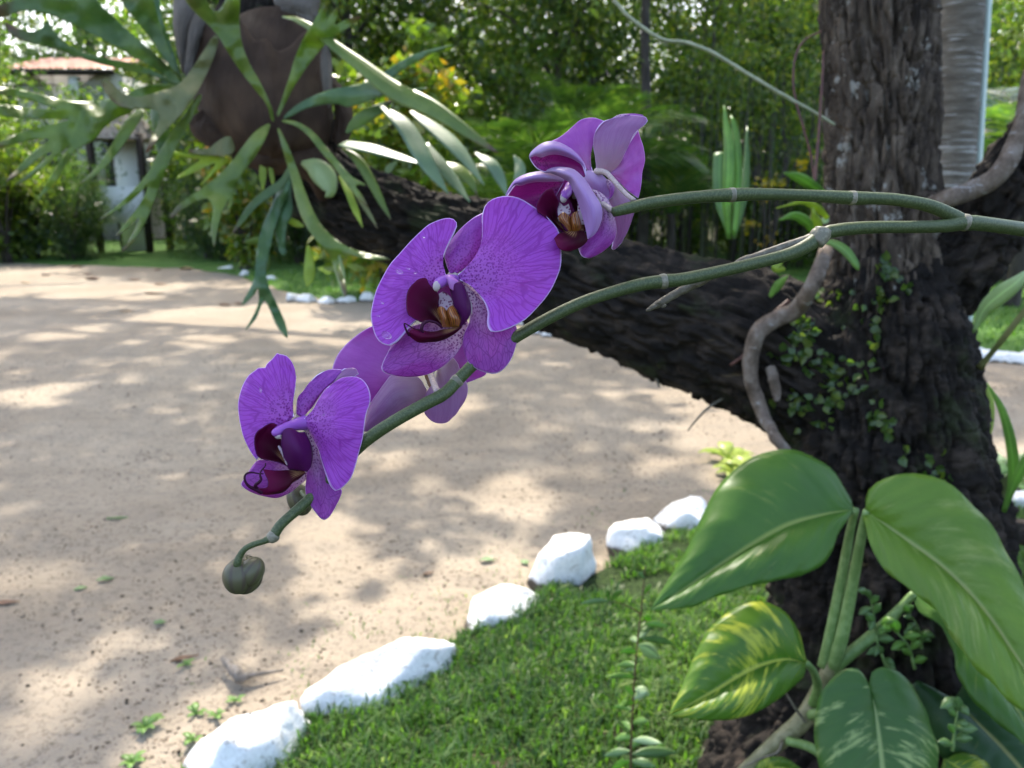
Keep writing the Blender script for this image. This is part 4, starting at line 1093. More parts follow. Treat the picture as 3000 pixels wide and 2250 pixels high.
def patch(L, Mg, R, depth, s, ox, oy, nu=26, nv=26, t=0.0006, mats=(0, 1, 2), d=(0, 0, 0, 0), bulge=0.0, ripple=0.0, seed=1, unit=0.001):
    """traced margin -> curved sheet. d = depth offsets in mm at base, left corner, outer middle, right corner (+ is further)"""
    S = coons(L, Mg, R, nu, nv)
    u = np.linspace(0, 1, nu)[None, :]; v = np.linspace(0, 1, nv)[:, None]
    q = d[1] * (1 - u) * (1 - 2 * u) + d[2] * 4 * u * (1 - u) + d[3] * u * (2 * u - 1)
    dep = d[0] * (1 - v) + q * v - bulge * np.sin(np.pi * u) * np.sin(np.pi * np.clip(v, 0, 1) ** 0.9)
    edge = np.maximum(np.abs(2 * u - 1) ** 3, v ** 3 * np.ones_like(u))
    rp = (fbm(np.stack([np.broadcast_to(u * 5, dep.shape), np.broadcast_to(v * 5, dep.shape), np.full(dep.shape, seed * 1.7)], -1), 2, seed) - 0.5) * 2
    dep = depth + unit * (dep + ripple * rp * (0.35 + edge))
    X = ox + S[..., 0] / s; Y = oy + S[..., 1] / s
    g = CAM + dep[..., None] * (FWD + ((X - 1500) / FPX)[..., None] * RGT + ((1125 - Y) / FPX)[..., None] * UPV)
    uvg = np.stack(np.broadcast_arrays(u, v), -1)
    return sheet(g, uvg, t, *mats)

def shield(m, L, Mg, R, d, bulge, seed, depth=1.98, ripple=9):
    V, F, mi, uv = patch(L, Mg, R, depth, S1, 0, 0, 40, 40, 0.003, (0, 0, 0), d, bulge, ripple, seed)
    return build('shield_frond', V, F, M[m], FERN, uv=uv)
shield('shield', [(1700, 1075), (1450, 965), (1320, 790), (1240, 590), (1215, 460)], [(1215, 460), (1235, 300), (1300, 170), (1420, 120), (1530, 118), (1600, 190), (1650, 260), (1730, 255), (1790, 330), (1880, 300), (1960, 215), (2040, 200), (2110, 320), (2145, 480)], [(1850, 1085), (2060, 1010), (2140, 880), (2150, 680), (2145, 480)], (20, 70, -10, 80), 80, 3, ripple=10)
shield('shield', [(1600, 620), (1500, 420), (1420, 260), (1500, 130)], [(1500, 130), (1640, 60), (1830, 40), (2000, 60), (2110, 160)], [(1900, 620), (2000, 480), (2090, 330), (2110, 160)], (40, 60, 40, 60), 30, 5, 2.02)
shield('shield', [(1560, 960), (1500, 1010), (1560, 1060), (1640, 1090)], [(1640, 1090), (1760, 1130), (1880, 1130), (2000, 1180), (2080, 1300), (2200, 1250)], [(2080, 920), (2160, 980), (2190, 1100), (2200, 1250)], (0, 20, 10, 30), 50, 6, 2.0)
shield('shield', [(2080, 420), (2120, 520), (2170, 700), (2150, 900)], [(2150, 900), (2210, 960), (2260, 900), (2290, 820)], [(2090, 420), (2180, 520), (2270, 650), (2290, 820)], (20, 0, 10, 60), 20, 12, 2.02)
shield('shield_grey', [(1130, -120), (1125, 60), (1130, 220), (1165, 400)], [(1165, 400), (1185, 470), (1215, 490)], [(1330, -120), (1300, 60), (1250, 220), (1215, 490)], (40, 20, 20, 20), 30, 7, 2.0)
shield('shield_grey', [(1280, 40), (1230, 180), (1210, 330), (1195, 470)], [(1195, 470), (1215, 520), (1240, 500)], [(1400, 60), (1330, 180), (1280, 320), (1240, 500)], (30, 10, 10, 10), 20, 8, 1.97)
shield('shield_grey', [(1780, -140), (1770, -20), (1800, 60), (1850, 100)], [(1850, 100), (1930, 110), (2010, 150), (2050, 100)], [(2080, -140), (2080, -40), (2070, 40), (2050, 100)], (50, 40, 30, 40), 30, 9, 2.02)
shield('shield', [(1330, 700), (1230, 780), (1260, 880), (1340, 940)], [(1340, 940), (1420, 1000), (1520, 1010), (1600, 1000)], [(1500, 800), (1520, 880), (1560, 950), (1600, 1000)], (10, 30, 10, 10), 20, 10, 2.0)
shield('shield_grey', [(2090, 250), (2080, 420), (2100, 600)], [(2100, 600), (2130, 700), (2150, 600)], [(2130, 280), (2150, 420), (2155, 600)], (10, 0, 0, 30), 14, 11, 1.95)  # narrow pale strip: sunlight on the shield's right edge, put in as colour
# ------------------------------------------------------------------ golden pothos climbing the tree foot
K = 3000 / 2212.0
POTHOS = thing('golden_pothos', tuple(P(2100, 2330, 1.45)), 'variegated pothos vine with broad heart shaped leaves climbing the tree foot', 'plant')
def pothos_leaf(m, mid, left, right, d0, d1, dl, dr, label, n=40, nc=13, sag=0.0, pleat=0.0022, seed=1):
    """mid, left, right margins in tracing pixels; depth runs d0 at the stalk to d1 at the tip, margins offset by dl, dr"""
    mid_, l_, r_ = (smooth_line(np.array(a, float) * K, n) for a in (mid, left, right))
    v = np.linspace(0, 1, n)
    dm = d0 + (d1 - d0) * v + sag * np.sin(np.pi * v)
    def w3(l, d): return np.array([P(a[0], a[1], b) for a, b in zip(l, d)])
    wid = np.sin(np.pi * np.clip(v, 0.0, 1) ** 0.75)
    A = w3(mid_, dm); Lw = w3(l_, dm + dl * wid); Rw = w3(r_, dm + dr * wid)
    u = np.linspace(0, 1, nc)[None, :, None]
    half = []
    for E, sg in ((Lw, -1), (Rw, 1)):
        g = A[:, None] * (1 - u) + E[:, None] * u
        half.append(g)
    g = np.concatenate([half[0][:, ::-1], half[1][:, 1:]], 1)
    nrm = grid_normals(g)
    if nrm.reshape(-1, 3).mean(0) @ (CAM - g.reshape(-1, 3).mean(0)) < 0: nrm = -nrm
    uu = np.linspace(-1, 1, 2 * nc - 1)[None, :]
    w = v[:, None] - 0.30 * np.abs(uu)
    bulge = 0.016 * np.sin(np.pi * np.abs(uu)) * np.sin(np.pi * v)[:, None] - 0.0015 * np.exp(-(uu / 0.05) ** 2)
    ple = pleat * np.sin(w * 42 + seed) * np.abs(uu) * np.sin(np.pi * v)[:, None]
    wav = 0.010 * (fbm(np.stack(np.broadcast_arrays(uu * 1.4, v[:, None] * 3, np.full((1, 1), seed * 2.3)), -1), 2, seed) - 0.5) * np.abs(uu)
    g = g + nrm * (bulge + ple + wav)[..., None]
    uvg = np.stack(np.broadcast_arrays((uu + 1) / 2, v[:, None]), -1)
    V, F, mi, uv = sheet(g, uvg, 0.0012, 0, 0, 0)
    o = build('leaf', V, F, M[m], POTHOS, uv=uv)
    o['label'] = label
    return o
pl = {}
pl[1] = pothos_leaf('pothos', [(1848, 1100), (1780, 1112), (1700, 1135), (1620, 1180), (1520, 1245), (1405, 1318)],
    [(1846, 1098), (1828, 1066), (1796, 1014), (1742, 980), (1690, 971), (1630, 986), (1565, 1035), (1525, 1098), (1492, 1172), (1452, 1240), (1405, 1318)],
    [(1844, 1106), (1812, 1150), (1795, 1195), (1768, 1226), (1715, 1246), (1640, 1262), (1560, 1285), (1490, 1312), (1405, 1318)], 1.34, 1.22, 0.07, -0.05, 'broad green leaf with one pale streak, pointing over the turf', seed=2)
pl[2] = pothos_leaf('pothos_light', [(1872, 1104), (1950, 1160), (2040, 1228), (2120, 1310), (2180, 1395), (2235, 1480), (2300, 1590)],
    [(1872, 1100), (1872, 1068), (1895, 1042), (1945, 1024), (2005, 1026), (2062, 1052), (2112, 1100), (2155, 1155), (2195, 1235), (2240, 1330), (2290, 1450), (2300, 1590)],
    [(1866, 1118), (1880, 1180), (1910, 1230), (1955, 1268), (2005, 1305), (2045, 1355), (2080, 1410), (2130, 1462), (2190, 1520), (2300, 1590)], 1.30, 1.05, 0.03, -0.02, 'largest pale green leaf with glossy ribs, arching to the right', seed=3, pleat=0.004)
pl[3] = pothos_leaf('pothos_gold', [(1742, 1432), (1690, 1425), (1620, 1448), (1540, 1495), (1445, 1545)],
    [(1742, 1428), (1735, 1395), (1715, 1345), (1672, 1308), (1630, 1300), (1580, 1318), (1535, 1355), (1508, 1400), (1480, 1465), (1445, 1545)],
    [(1742, 1436), (1735, 1462), (1700, 1495), (1650, 1530), (1590, 1552), (1520, 1556), (1445, 1545)], 1.33, 1.22, 0.05, -0.03, 'yellow streaked variegated leaf lit from behind', seed=4)
pl[4] = pothos_leaf('pothos_cream', [(1876, 1482), (1890, 1530), (1900, 1600), (1908, 1680), (1915, 1760), (1918, 1830)],
    [(1874, 1480), (1862, 1450), (1835, 1444), (1800, 1464), (1772, 1505), (1760, 1570), (1768, 1650), (1800, 1730), (1860, 1795), (1918, 1830)],
    [(1878, 1480), (1884, 1452), (1912, 1441), (1950, 1458), (1988, 1508), (2016, 1580), (2028, 1650), (2010, 1730), (1970, 1790), (1918, 1830)], 1.24, 1.16, 0.02, 0.02, 'hanging heart shaped leaf marbled with cream', seed=5)
pl[5] = pothos_leaf('pothos', [(1974, 1282), (2060, 1350), (2140, 1450), (2200, 1540), (2270, 1660)],
    [(1972, 1284), (1985, 1320), (2030, 1350), (2055, 1400), (2065, 1450), (2090, 1500), (2135, 1545), (2190, 1590), (2270, 1660)],
    [(1984, 1276), (2080, 1280), (2180, 1360), (2250, 1460), (2290, 1560), (2270, 1660)], 1.38, 1.20, -0.02, 0.06, 'green leaf tucked under the largest pale one', seed=6)
pl[6] = pothos_leaf('pothos_shaded', [(2062, 1512), (2110, 1560), (2170, 1620), (2230, 1690), (2300, 1780)],
    [(2060, 1514), (2030, 1500), (1975, 1470), (1985, 1540), (2030, 1630), (2090, 1700), (2180, 1760), (2300, 1780)],
    [(2064, 1508), (2090, 1472), (2140, 1500), (2190, 1545), (2240, 1600), (2290, 1680), (2300, 1780)], 1.40, 1.28, 0.03, 0.05, 'deep green shaded leaf low on the vine', seed=7)
pl[7] = pothos_leaf('pothos_gold', [(2040, 1640), (2080, 1665), (2140, 1720)], [(2038, 1640), (2030, 1690), (2080, 1740), (2140, 1720)], [(2044, 1636), (2100, 1630), (2150, 1670), (2140, 1720)], 1.34, 1.30, 0.02, 0.03, 'small yellow leaf below the shaded one', seed=8)
pl[8] = pothos_leaf('pothos_gold', [(1630, 1690), (1670, 1660), (1740, 1668)], [(1628, 1690), (1640, 1650), (1690, 1640), (1740, 1668)], [(1632, 1694), (1690, 1700), (1740, 1668)], 1.4, 1.38, 0.02, 0.0, 'small yellow leaf at the vine foot', seed=9)
def stalk(pts, parent, m='petiole', name='stalk', n=26):
    w = [P(x * K, y * K, d) for x, y, r, d in pts]
    rad = [r * K * d / FPX for x, y, r, d in pts]
    V, F, mi, uv = tube(w, rad, 12, n)
    ORIGIN.setdefault(parent, ORIGIN[POTHOS])
    return build(name, V, F, M[m], parent, uv=uv)
stalk([(1848, 1100, 8, 1.34), (1836, 1150, 9, 1.36), (1816, 1260, 11, 1.38), (1795, 1370, 13, 1.4), (1780, 1440, 14, 1.41)], pl[1])
stalk([(1872, 1104, 8, 1.30), (1862, 1150, 10, 1.33), (1842, 1260, 12, 1.36), (1820, 1370, 14, 1.38), (1800, 1440, 15, 1.40)], pl[2])
stalk([(1974, 1282, 8, 1.38), (1930, 1330, 11, 1.39), (1870, 1385, 13, 1.39), (1815, 1430, 14, 1.40), (1785, 1465, 14, 1.41)], pl[5])
stalk([(1742, 1432, 7, 1.33), (1758, 1452, 8, 1.35), (1766, 1485, 10, 1.38), (1755, 1520, 10, 1.41)], pl[3])
stalk([(1876, 1482, 7, 1.24), (1860, 1500, 9, 1.3), (1800, 1530, 10, 1.36), (1750, 1545, 11, 1.41)], pl[4])
stalk([(2062, 1512, 7, 1.40), (2020, 1510, 8, 1.42), (1940, 1480, 9, 1.43), (1850, 1500, 10, 1.42), (1780, 1530, 10, 1.42)], pl[6])
stalk([(1700, 1600, 9, 1.40), (1745, 1612, 10, 1.38), (1775, 1632, 10, 1.37), (1800, 1670, 8, 1.36)], POTHOS, 'petiole')
stalk([(1800, 1425, 13, 1.40), (1782, 1470, 18, 1.41), (1758, 1520, 20, 1.42), (1730, 1560, 20, 1.42), (1690, 1595, 19, 1.42), (1640, 1640, 17, 1.43), (1590, 1690, 17, 1.44), (1540, 1760, 16, 1.47)], POTHOS, 'pothos_stem', 'vine_stem', 50)
for i, p in enumerate([[(1740, 1560, 3, 1.40), (1718, 1530, 3, 1.40), (1700, 1500, 2, 1.41), (1690, 1480, 1.5, 1.42)], [(1690, 1600, 3, 1.40), (1680, 1625, 3, 1.39), (1640, 1640, 2, 1.4), (1600, 1660, 1.5, 1.42)], [(1770, 1545, 3, 1.4), (1800, 1580, 2.5, 1.4), (1830, 1600, 2, 1.42)]]):
    stalk(p, POTHOS, 'twig_dry', 'aerial_rootlet', 14)

# small leafy climbers in the dark behind the stalks
def sprig(pts_px, label, m, seed, n=14, size=26, d=1.42):
    r = np.random.default_rng(seed)
    x0, y0 = pts_px[0]
    rt = thing('leafy_sprig', tuple(P(x0, y0, d)), label, 'plant')
    line = smooth_line(pts_px, n)
    V, F, mi, uv = tube([P(x, y, d) for x, y in line], np.linspace(0.003, 0.001, n), 6)
    build('stem', V, F, M['petiole'], rt, uv=uv)
    for i in range(1, n):
        a = r.uniform(0, 6.28); x, y = line[i]
        e = size * (0.7 + 0.6 * r.random()); dx, dy = math.cos(a) * e, math.sin(a) * e * 0.8
        V, F, mi, uv = ribbon([(x, y, 4, d), (x + dx * 0.5, y + dy * 0.5 - 4, e * 0.55, d - 0.01), (x + dx, y + dy, 2, d - 0.015)], 7, 3, 0.2, 0.0008, twist0=r.uniform(-.5, .5), twist1=r.uniform(-.5, .5))
        build('leaf', V, F, M[m], rt, uv=uv)
    return rt
sprig([(2600, 1960), (2570, 1880), (2560, 1800), (2545, 1740)], 'dark leafy sprig behind the pothos stalks', 'strap_teal', 3, 16, 40, 1.38)
sprig([(2680, 1960), (2660, 1890), (2610, 1840), (2580, 1830)], 'drooping sprig of narrow leaves behind the pothos stalks', 'strap', 4, 10, 44, 1.37)
sprig([(2700, 1900), (2690, 1840), (2660, 1790)], 'faint sprig under the largest pothos leaf', 'strap_teal', 5, 9, 36, 1.38)
sprig([(2790, 2200), (2800, 2120), (2810, 2050)], 'sprig with small toothed leaves over the shaded pothos leaf', 'strap_teal', 6, 10, 52, 1.26)

# ------------------------------------------------------------------ seedling standing in the turf
sb = G(1846, 2330, 0.09)
SD = float((sb - CAM) @ FWD)
SAP = thing('seedling_tree', tuple(sb), 'slender seedling with small oval leaves rising from the turf', 'seedling')
stem = [(1846, 2330, 3.2), (1850, 2150, 3.0), (1858, 2000, 2.7), (1868, 1880, 2.4), (1880, 1770, 2.0), (1887, 1700, 1.6), (1890, 1660, 1.0)]
V, F, mi, uv = tube([P(x, y, SD - 0.06) for x, y, r in stem], [r * SD / FPX for x, y, r in stem], 8, 40)
build('stem', V, F, M['bark_red'], SAP, uv=uv)
V, F, mi, uv = tube([P(x, y, d) for x, y, d in [(1878, 1800, SD - .06), (1850, 1782, SD - .1), (1820, 1768, SD - .13), (1785, 1762, SD - .15)]], [0.0018, 0.0015, 0.0012, 0.0008], 6, 14)
build('twig', V, F, M['bark_red'], SAP, uv=uv)
sl_ = [(1790, 1762, -112, 8, 26), (1790, 1762, 40, -40, 26), (1782, 1760, -2, -36, 20), (1868, 1880, -30, -8, 30), (1866, 1912, -60, -2, 34), (1864, 1950, -68, 0, 30), (1862, 1965, -40, 2, 16), (1862, 1985, -108, -4, 26),
       (1872, 1870, 40, -30, 26), (1880, 1850, 60, -20, 28), (1885, 1810, 30, 10, 30), (1886, 1830, 90, 8, 30), (1880, 1870, 120, 22, 36), (1870, 1890, 80, 50, 62), (1888, 1740, 26, -34, 20), (1890, 1700, -24, -30, 18),
       (1856, 2060, -50, 10, 34), (1856, 2080, -80, -10, 22), (1856, 2050, 48, -30, 40), (1852, 2120, 60, -10, 36), (1850, 2160, -60, 8, 34), (1850, 2200, -100, 20, 36), (1850, 2190, 60, -40, 34), (1850, 2170, 110, 10, 34),
       (1848, 2230, 90, 20, 40), (1848, 2230, -70, 30, 34), (1852, 2140, -40, -30, 30), (1850, 2210, 170, -6, 50), (1860, 2020, 54, 20, 44), (1858, 2040, -34, -36, 30)]
r = np.random.default_rng(5)
for i, (x, y, dx, dy, w) in enumerate(sl_):
    z = SD - 0.06 - (0.09 if i < 3 else 0)
    dx, dy, w = dx * 0.82, dy * 0.82, w * 0.72
    e = r.uniform(-0.06, 0.05)
    V, F, mi, uv = ribbon([(x, y, 3, z), (x + dx * 0.3, y + dy * 0.3 - 4, w * 0.75, z + e * .3), (x + dx * 0.6, y + dy * 0.6 - 4, w * 0.85, z + e * .6), (x + dx, y + dy, 2, z + e)], 10, 5, 0.2, 0.0007, twist0=r.uniform(-.6, .6), twist1=r.uniform(-.6, .6))
    build('leaf', V, F, M['strap_pale' if i % 5 == 3 else 'strap_teal' if i % 3 == 0 else 'strap'], SAP, uv=uv)
# ------------------------------------------------------------------ the orchid
OD = 0.42
PM = [M['petal'], M['petal_back'], M['rim']]
ORCH = thing('moth_orchid', tuple(P(3420, 760, 0.9)), 'purple moth orchid spray with spotted blooms and closed buds on arching green stems', 'orchid')
def px_tube(pts, m, parent, name, seg=14, n=40, s=1.0, ox=0, oy=0, d0=OD, lump=0.0):
    """(x, y, r px, depth offset mm)"""
    w = np.array([P(ox + p[0] / s, oy + p[1] / s, d0 + p[3] * 0.001) for p in pts])
    rad = [p[2] / s * (d0 + p[3] * 0.001) / FPX for p in pts]
    V, F, mi, uv = tube(w, rad, seg, n)
    if lump:
        V = V + (fbm(V * 400, 2, 3)[:, None] - 0.5) * lump
    ORIGIN.setdefault(parent, ORIGIN[ORCH])
    return build(name, V, F, M[m], parent, uv=uv)
def blob(x, y, rx, ry, rz, dmm, m, parent, name, s, ox, oy, tilt=0.0, flute=0.0, nfl=3, sub=20, taper=0.0, d0=None):
    d = (OD if d0 is None else d0) + dmm * 0.001
    c = P(ox + x / s, oy + y / s, d)
    k = d / FPX / s
    th = np.linspace(0, 2 * math.pi, sub * 2, endpoint=False); ph = np.linspace(0.03, math.pi - 0.03, sub)
    fl = 1 - flute * np.abs(np.cos(th * nfl / 2.0)) ** 6
    X = np.outer(np.sin(ph), np.cos(th) * fl) * rx; Y = np.outer(np.cos(ph), np.ones_like(th)) * ry; Z = np.outer(np.sin(ph), np.sin(th) * fl) * rz
    X = X * (1 + taper * Y / ry)
    ct, st = math.cos(tilt), math.sin(tilt)
    X, Y = X * ct - Y * st, X * st + Y * ct
    V = c + (X[..., None] * RGT - Y[..., None] * UPV + Z[..., None] * FWD) * k
    nu, nv = sub * 2, sub
    i = np.arange(nv - 1)[:, None] * nu; j = np.arange(nu)[None]; jn = (j + 1) % nu
    F = np.stack([i + j, i + jn, i + nu + jn, i + nu + j], -1).reshape(-1, 4)
    uv = np.stack(np.meshgrid(np.linspace(0, 1, nu), np.linspace(0, 1, nv)), -1).reshape(-1, 2)
    return build(name, V.reshape(-1, 3), F, M[m], parent, uv=uv)

# stems
st_main = px_tube([(3420, 760, 17, 480), (3250, 715, 19, 200), (3100, 686, 21, 80), (3000, 672, 21, 50), (2900, 658, 21, 36), (2827, 652, 23, 30), (2769, 662, 19, 28), (2680, 665, 18, 27), (2588, 665, 18, 26), (2500, 669, 19, 25), (2429, 679, 20, 25), (2392, 698, 24, 25)], 'stem', ORCH, 'flower_stem', 18, 90)
px_tube([(2827, 652, 19, 30), (2796, 634, 20, 30), (2723, 603, 19, 28), (2633, 586, 18, 25), (2560, 581, 18, 23), (2497, 580, 20, 21), (2410, 575, 18, 18), (2316, 571, 17, 15), (2220, 569, 18, 12), (2145, 571, 20, 9), (2060, 576, 18, 6), (1980, 584, 18, 3), (1900, 596, 18, 0), (1840, 610, 17, -2), (1796, 622, 14, -3)], 'stem', ORCH, 'flower_stem', 18, 110)
st_low = px_tube([(2392, 698, 21, 25), (2368, 718, 21, 23), (2310, 745, 19, 21), (2200, 774, 18, 18), (2100, 797, 18, 15), (2000, 818, 19, 12), (1945, 824, 20, 11), (1880, 833, 19, 9), (1780, 860, 18, 7), (1690, 892, 18, 6), (1600, 936, 18, 5), (1520, 982, 18, 5), (1440, 1030, 18, 6), (1386, 1069, 18, 6), (1340, 1115, 18, 4), (1302, 1153, 19, 1), (1241, 1186, 19, -3), (1157, 1233, 19, -6), (1073, 1290, 19, -4), (1000, 1360, 18, 4), (950, 1418, 17, 6), (905, 1464, 16, 4), (855, 1507, 15, 0), (820, 1540, 15, -3), (800, 1572, 16, -4)], 'stem', ORCH, 'flower_stem', 18, 170)
px_tube([(2392, 696, 18, 27), (2350, 708, 15, 27), (2290, 727, 15, 26), (2220, 752, 14, 26), (2178, 765, 14, 26), (2150, 776, 8, 27), (2120, 786, 7, 27), (2060, 822, 12, 28), (2010, 845, 13, 28), (1960, 872, 12, 28), (1925, 893, 11, 27), (1898, 908, 5, 26)], 'twig_dry', ORCH, 'withered_branch', 12, 70, lump=0.0012)
for (x, y, rr, a, d) in [(2827, 652, 25, 0.2, 30), (2497, 580, 21, 0.0, 21), (2145, 571, 21, -0.1, 9), (2398, 690, 25, -0.5, 25), (1945, 824, 22, -0.15, 11), (802, 1570, 18, -0.7, -4), (1340, 1115, 19.5, -0.7, 4)]:
    px_tube([(x + 9 * math.cos(a), y + 9 * math.sin(a), rr * 0.90, d), (x + 4 * math.cos(a), y + 4 * math.sin(a), rr * 1.02, d), (x - 8 * math.cos(a), y - 8 * math.sin(a), rr * 1.0, d), (x - 17 * math.cos(a), y - 17 * math.sin(a), rr * 0.82, d)], 'node', ORCH, 'stem_bract', 14, 12)
px_tube([(2412, 672, 25, 24), (2405, 690, 27, 24), (2390, 712, 24, 24)], 'node', ORCH, 'stem_bract', 14, 10)
# withered bud scales at the dry branch tip
for x, y, rx, ry in [(1912, 900, 13, 7), (1932, 886, 9, 6), (1945, 896, 8, 5), (1900, 907, 9, 5)]:
    blob(x, y, rx, ry, 6, 25, 'twig_dry', ORCH, 'withered_bud', 1, 0, 0, -0.4, sub=8)
# leaves and roots of the plant, held on the right limb
for pts, tw in (([(3420, 760, 30, 0.92), (3520, 720, 120, 0.90), (3650, 760, 150, 0.86), (3780, 900, 10, 0.84)], (0.3, 0.5)), ([(3420, 770, 30, 0.94), (3470, 860, 130, 0.95), (3540, 1000, 140, 0.96), (3560, 1200, 10, 0.97)], (0.2, 0.4)), ([(3420, 750, 30, 0.95), (3400, 640, 120, 1.0), (3440, 520, 120, 1.02), (3520, 420, 10, 1.05)], (0.2, -0.3))):
    V, F, mi, uv = ribbon(pts, 18, 7, 0.3, 0.003, twist0=tw[0], twist1=tw[1])
    build('leaf', V, F, M['strap'], ORCH, uv=uv)
rt = [P(3420, 760, 0.9), P(3400, 700, 1.05), P(3330, 560, 1.3), P(3200, 400, 1.48)]
V, F, mi, uv = tube(rt, [0.006, 0.005, 0.004, 0.003], 8, 24)
build('aerial_root', V, F, M['pothos_stem'], ORCH, uv=uv)

# terminal bud
px_tube([(802, 1572, 14, -4), (785, 1580, 11, -5), (768, 1587, 9, -6), (740, 1596, 9, -7), (718, 1608, 9, -8), (703, 1628, 10, -8), (695, 1652, 12, -8), (698, 1668, 10, -6)], 'stem', ORCH, 'bud_stalk', 12, 40)
bud = blob(713, 1683, 57, 57, 55, 2, 'bud', ORCH, 'flower_bud', 1, 0, 0, 0.22, 0.16, 6, 24, 0.10)
ORIGIN[bud] = ORIGIN[ORCH]
blob(697, 1690, 44, 50, 48, -4, 'bud', bud, 'bud_sepal', 1, 0, 0, -0.05, 0.05, 4, 18, -0.08)
blob(735, 1675, 38, 46, 46, -2, 'bud', bud, 'bud_sepal', 1, 0, 0, 0.55, 0.05, 4, 18, 0.08)
b2 = blob(878, 1464, 36, 48, 36, 26, 'bud', ORCH, 'flower_bud', 1, 0, 0, -0.35, 0.10, 6, 20)
ORIGIN[b2] = ORIGIN[ORCH]
px_tube([(905, 1462, 8, 8), (893, 1452, 8, 14), (885, 1442, 8, 20)], 'stem', b2, 'bud_stalk', 8, 10)

def flower(stalk_pts, s, ox, oy, label, m='pedicel', d0=OD):
    f = px_tube(stalk_pts, m, ORCH, 'flower', 12, 24, s, ox, oy, d0)
    f['label'] = label
    return f
def tepal(parent, name, patches, s, ox, oy, mats=None, t=0.0005, n=30, label=None):
    parts = []
    for p in patches:
        L, Mg, R, d, bulge, ripple, mi, seed = p
        parts.append(patch(L, Mg, R, OD, s, ox, oy, n, n, t, mi, d, bulge, ripple, seed))
    V, F, mi, uv = join(parts)
    o = build(name, V, F, mats or PM, parent, uv=uv, mi=mi)
    ORIGIN[o] = ORIGIN[ORCH]
    return o
FB = (0, 1, 2)      # face towards the camera
BF = (1, 0, 2)      # back towards the camera
SEP = [M['sepal'], M['sepal_back'], M['rim']]
DOR = [M['sepal_dorsal'], M['sepal_back'], M['rim']]
LIP = [M['lip'], M['lip_out'], M['lip_out']]
INN = [M['petal_inner'], M['petal_back'], M['rim']]
BPK = [M['petal_back_lit'], M['petal_back_lit'], M['rim']]
BSP = [M['sepal_back'], M['sepal'], M['rim']]

# ---- middle bloom, facing the camera
s, ox, oy = 2.7657, 1000, 550
f2 = flower([(1300, 1000, 16, 42), (1180, 850, 20, 26), (1040, 760, 26, 14), (930, 730, 60, 9), (900, 730, 55, 6)], s, ox, oy, 'open bloom at the middle of the spray with a yellow throat')
ORIGIN[f2] = ORIGIN[ORCH]
tepal(f2, 'petal', [([(846, 702), (822, 620), (830, 545), (865, 460), (905, 385), (936, 315)],
    [(936, 315), (930, 272), (893, 248), (838, 248), (775, 268), (705, 302), (640, 358), (560, 436), (480, 526), (400, 616), (340, 716), (290, 815), (258, 920), (240, 1030), (250, 1110), (268, 1180), (300, 1237), (345, 1268), (395, 1277)],
    [(800, 790), (720, 900), (640, 1040), (565, 1115), (500, 1195), (450, 1247), (395, 1277)], (2, -2, 5, -8), 5, 1.6, FB, 2)], s, ox, oy, n=44)
tepal(f2, 'petal', [([(945, 706), (1000, 662), (1060, 602), (1110, 520), (1136, 440), (1142, 340), (1140, 250), (1150, 195)],
    [(1150, 195), (1172, 135), (1220, 95), (1290, 72), (1370, 68), (1450, 88), (1530, 135), (1610, 190), (1690, 260), (1755, 340), (1775, 430), (1783, 560), (1775, 650), (1750, 720), (1710, 810), (1650, 900), (1580, 980), (1500, 1060), (1420, 1110), (1330, 1150), (1260, 1168), (1210, 1162)],
    [(960, 745), (1040, 790), (1110, 860), (1160, 930), (1185, 1010), (1180, 1080), (1188, 1130), (1210, 1162)], (2, 0, -4, -12), 6, 1.6, FB, 3)], s, ox, oy, n=44)
tepal(f2, 'sepal', [([(878, 692), (850, 612), (838, 548), (860, 480), (900, 410)], [(900, 410), (960, 342), (1040, 268), (1110, 222), (1200, 190), (1232, 235)], [(940, 692), (1050, 610), (1130, 500), (1200, 350), (1232, 235)], (5, 10, 9, 12), 3, 0.8, FB, 4)], s, ox, oy, DOR)
tepal(f2, 'sepal', [([(1000, 1050), (850, 1080), (700, 1090), (560, 1130), (470, 1215), (408, 1282)], [(408, 1282), (370, 1350), (335, 1420), (325, 1465), (345, 1495), (400, 1515), (480, 1528), (560, 1530)], [(1035, 1110), (1000, 1220), (960, 1300), (900, 1380), (820, 1450), (730, 1500), (640, 1524), (560, 1530)], (8, 2, 0, 4), 3, 1.0, FB, 5)], s, ox, oy, SEP, n=36)
tepal(f2, 'sepal', [([(945, 742), (1040, 940), (1040, 1080), (1000, 1170), (985, 1250), (1000, 1340)], [(1000, 1340), (1020, 1400), (1060, 1440), (1110, 1475), (1170, 1497), (1230, 1508), (1280, 1495), (1330, 1455), (1375, 1390), (1405, 1310), (1425, 1220)], [(975, 732), (1110, 850), (1200, 940), (1300, 1020), (1390, 1080), (1420, 1140), (1425, 1220)], (6, 4, 1, 4), 3, 1.0, FB, 6)], s, ox, oy, SEP, n=36)
e = (6.636, 1150, 770)
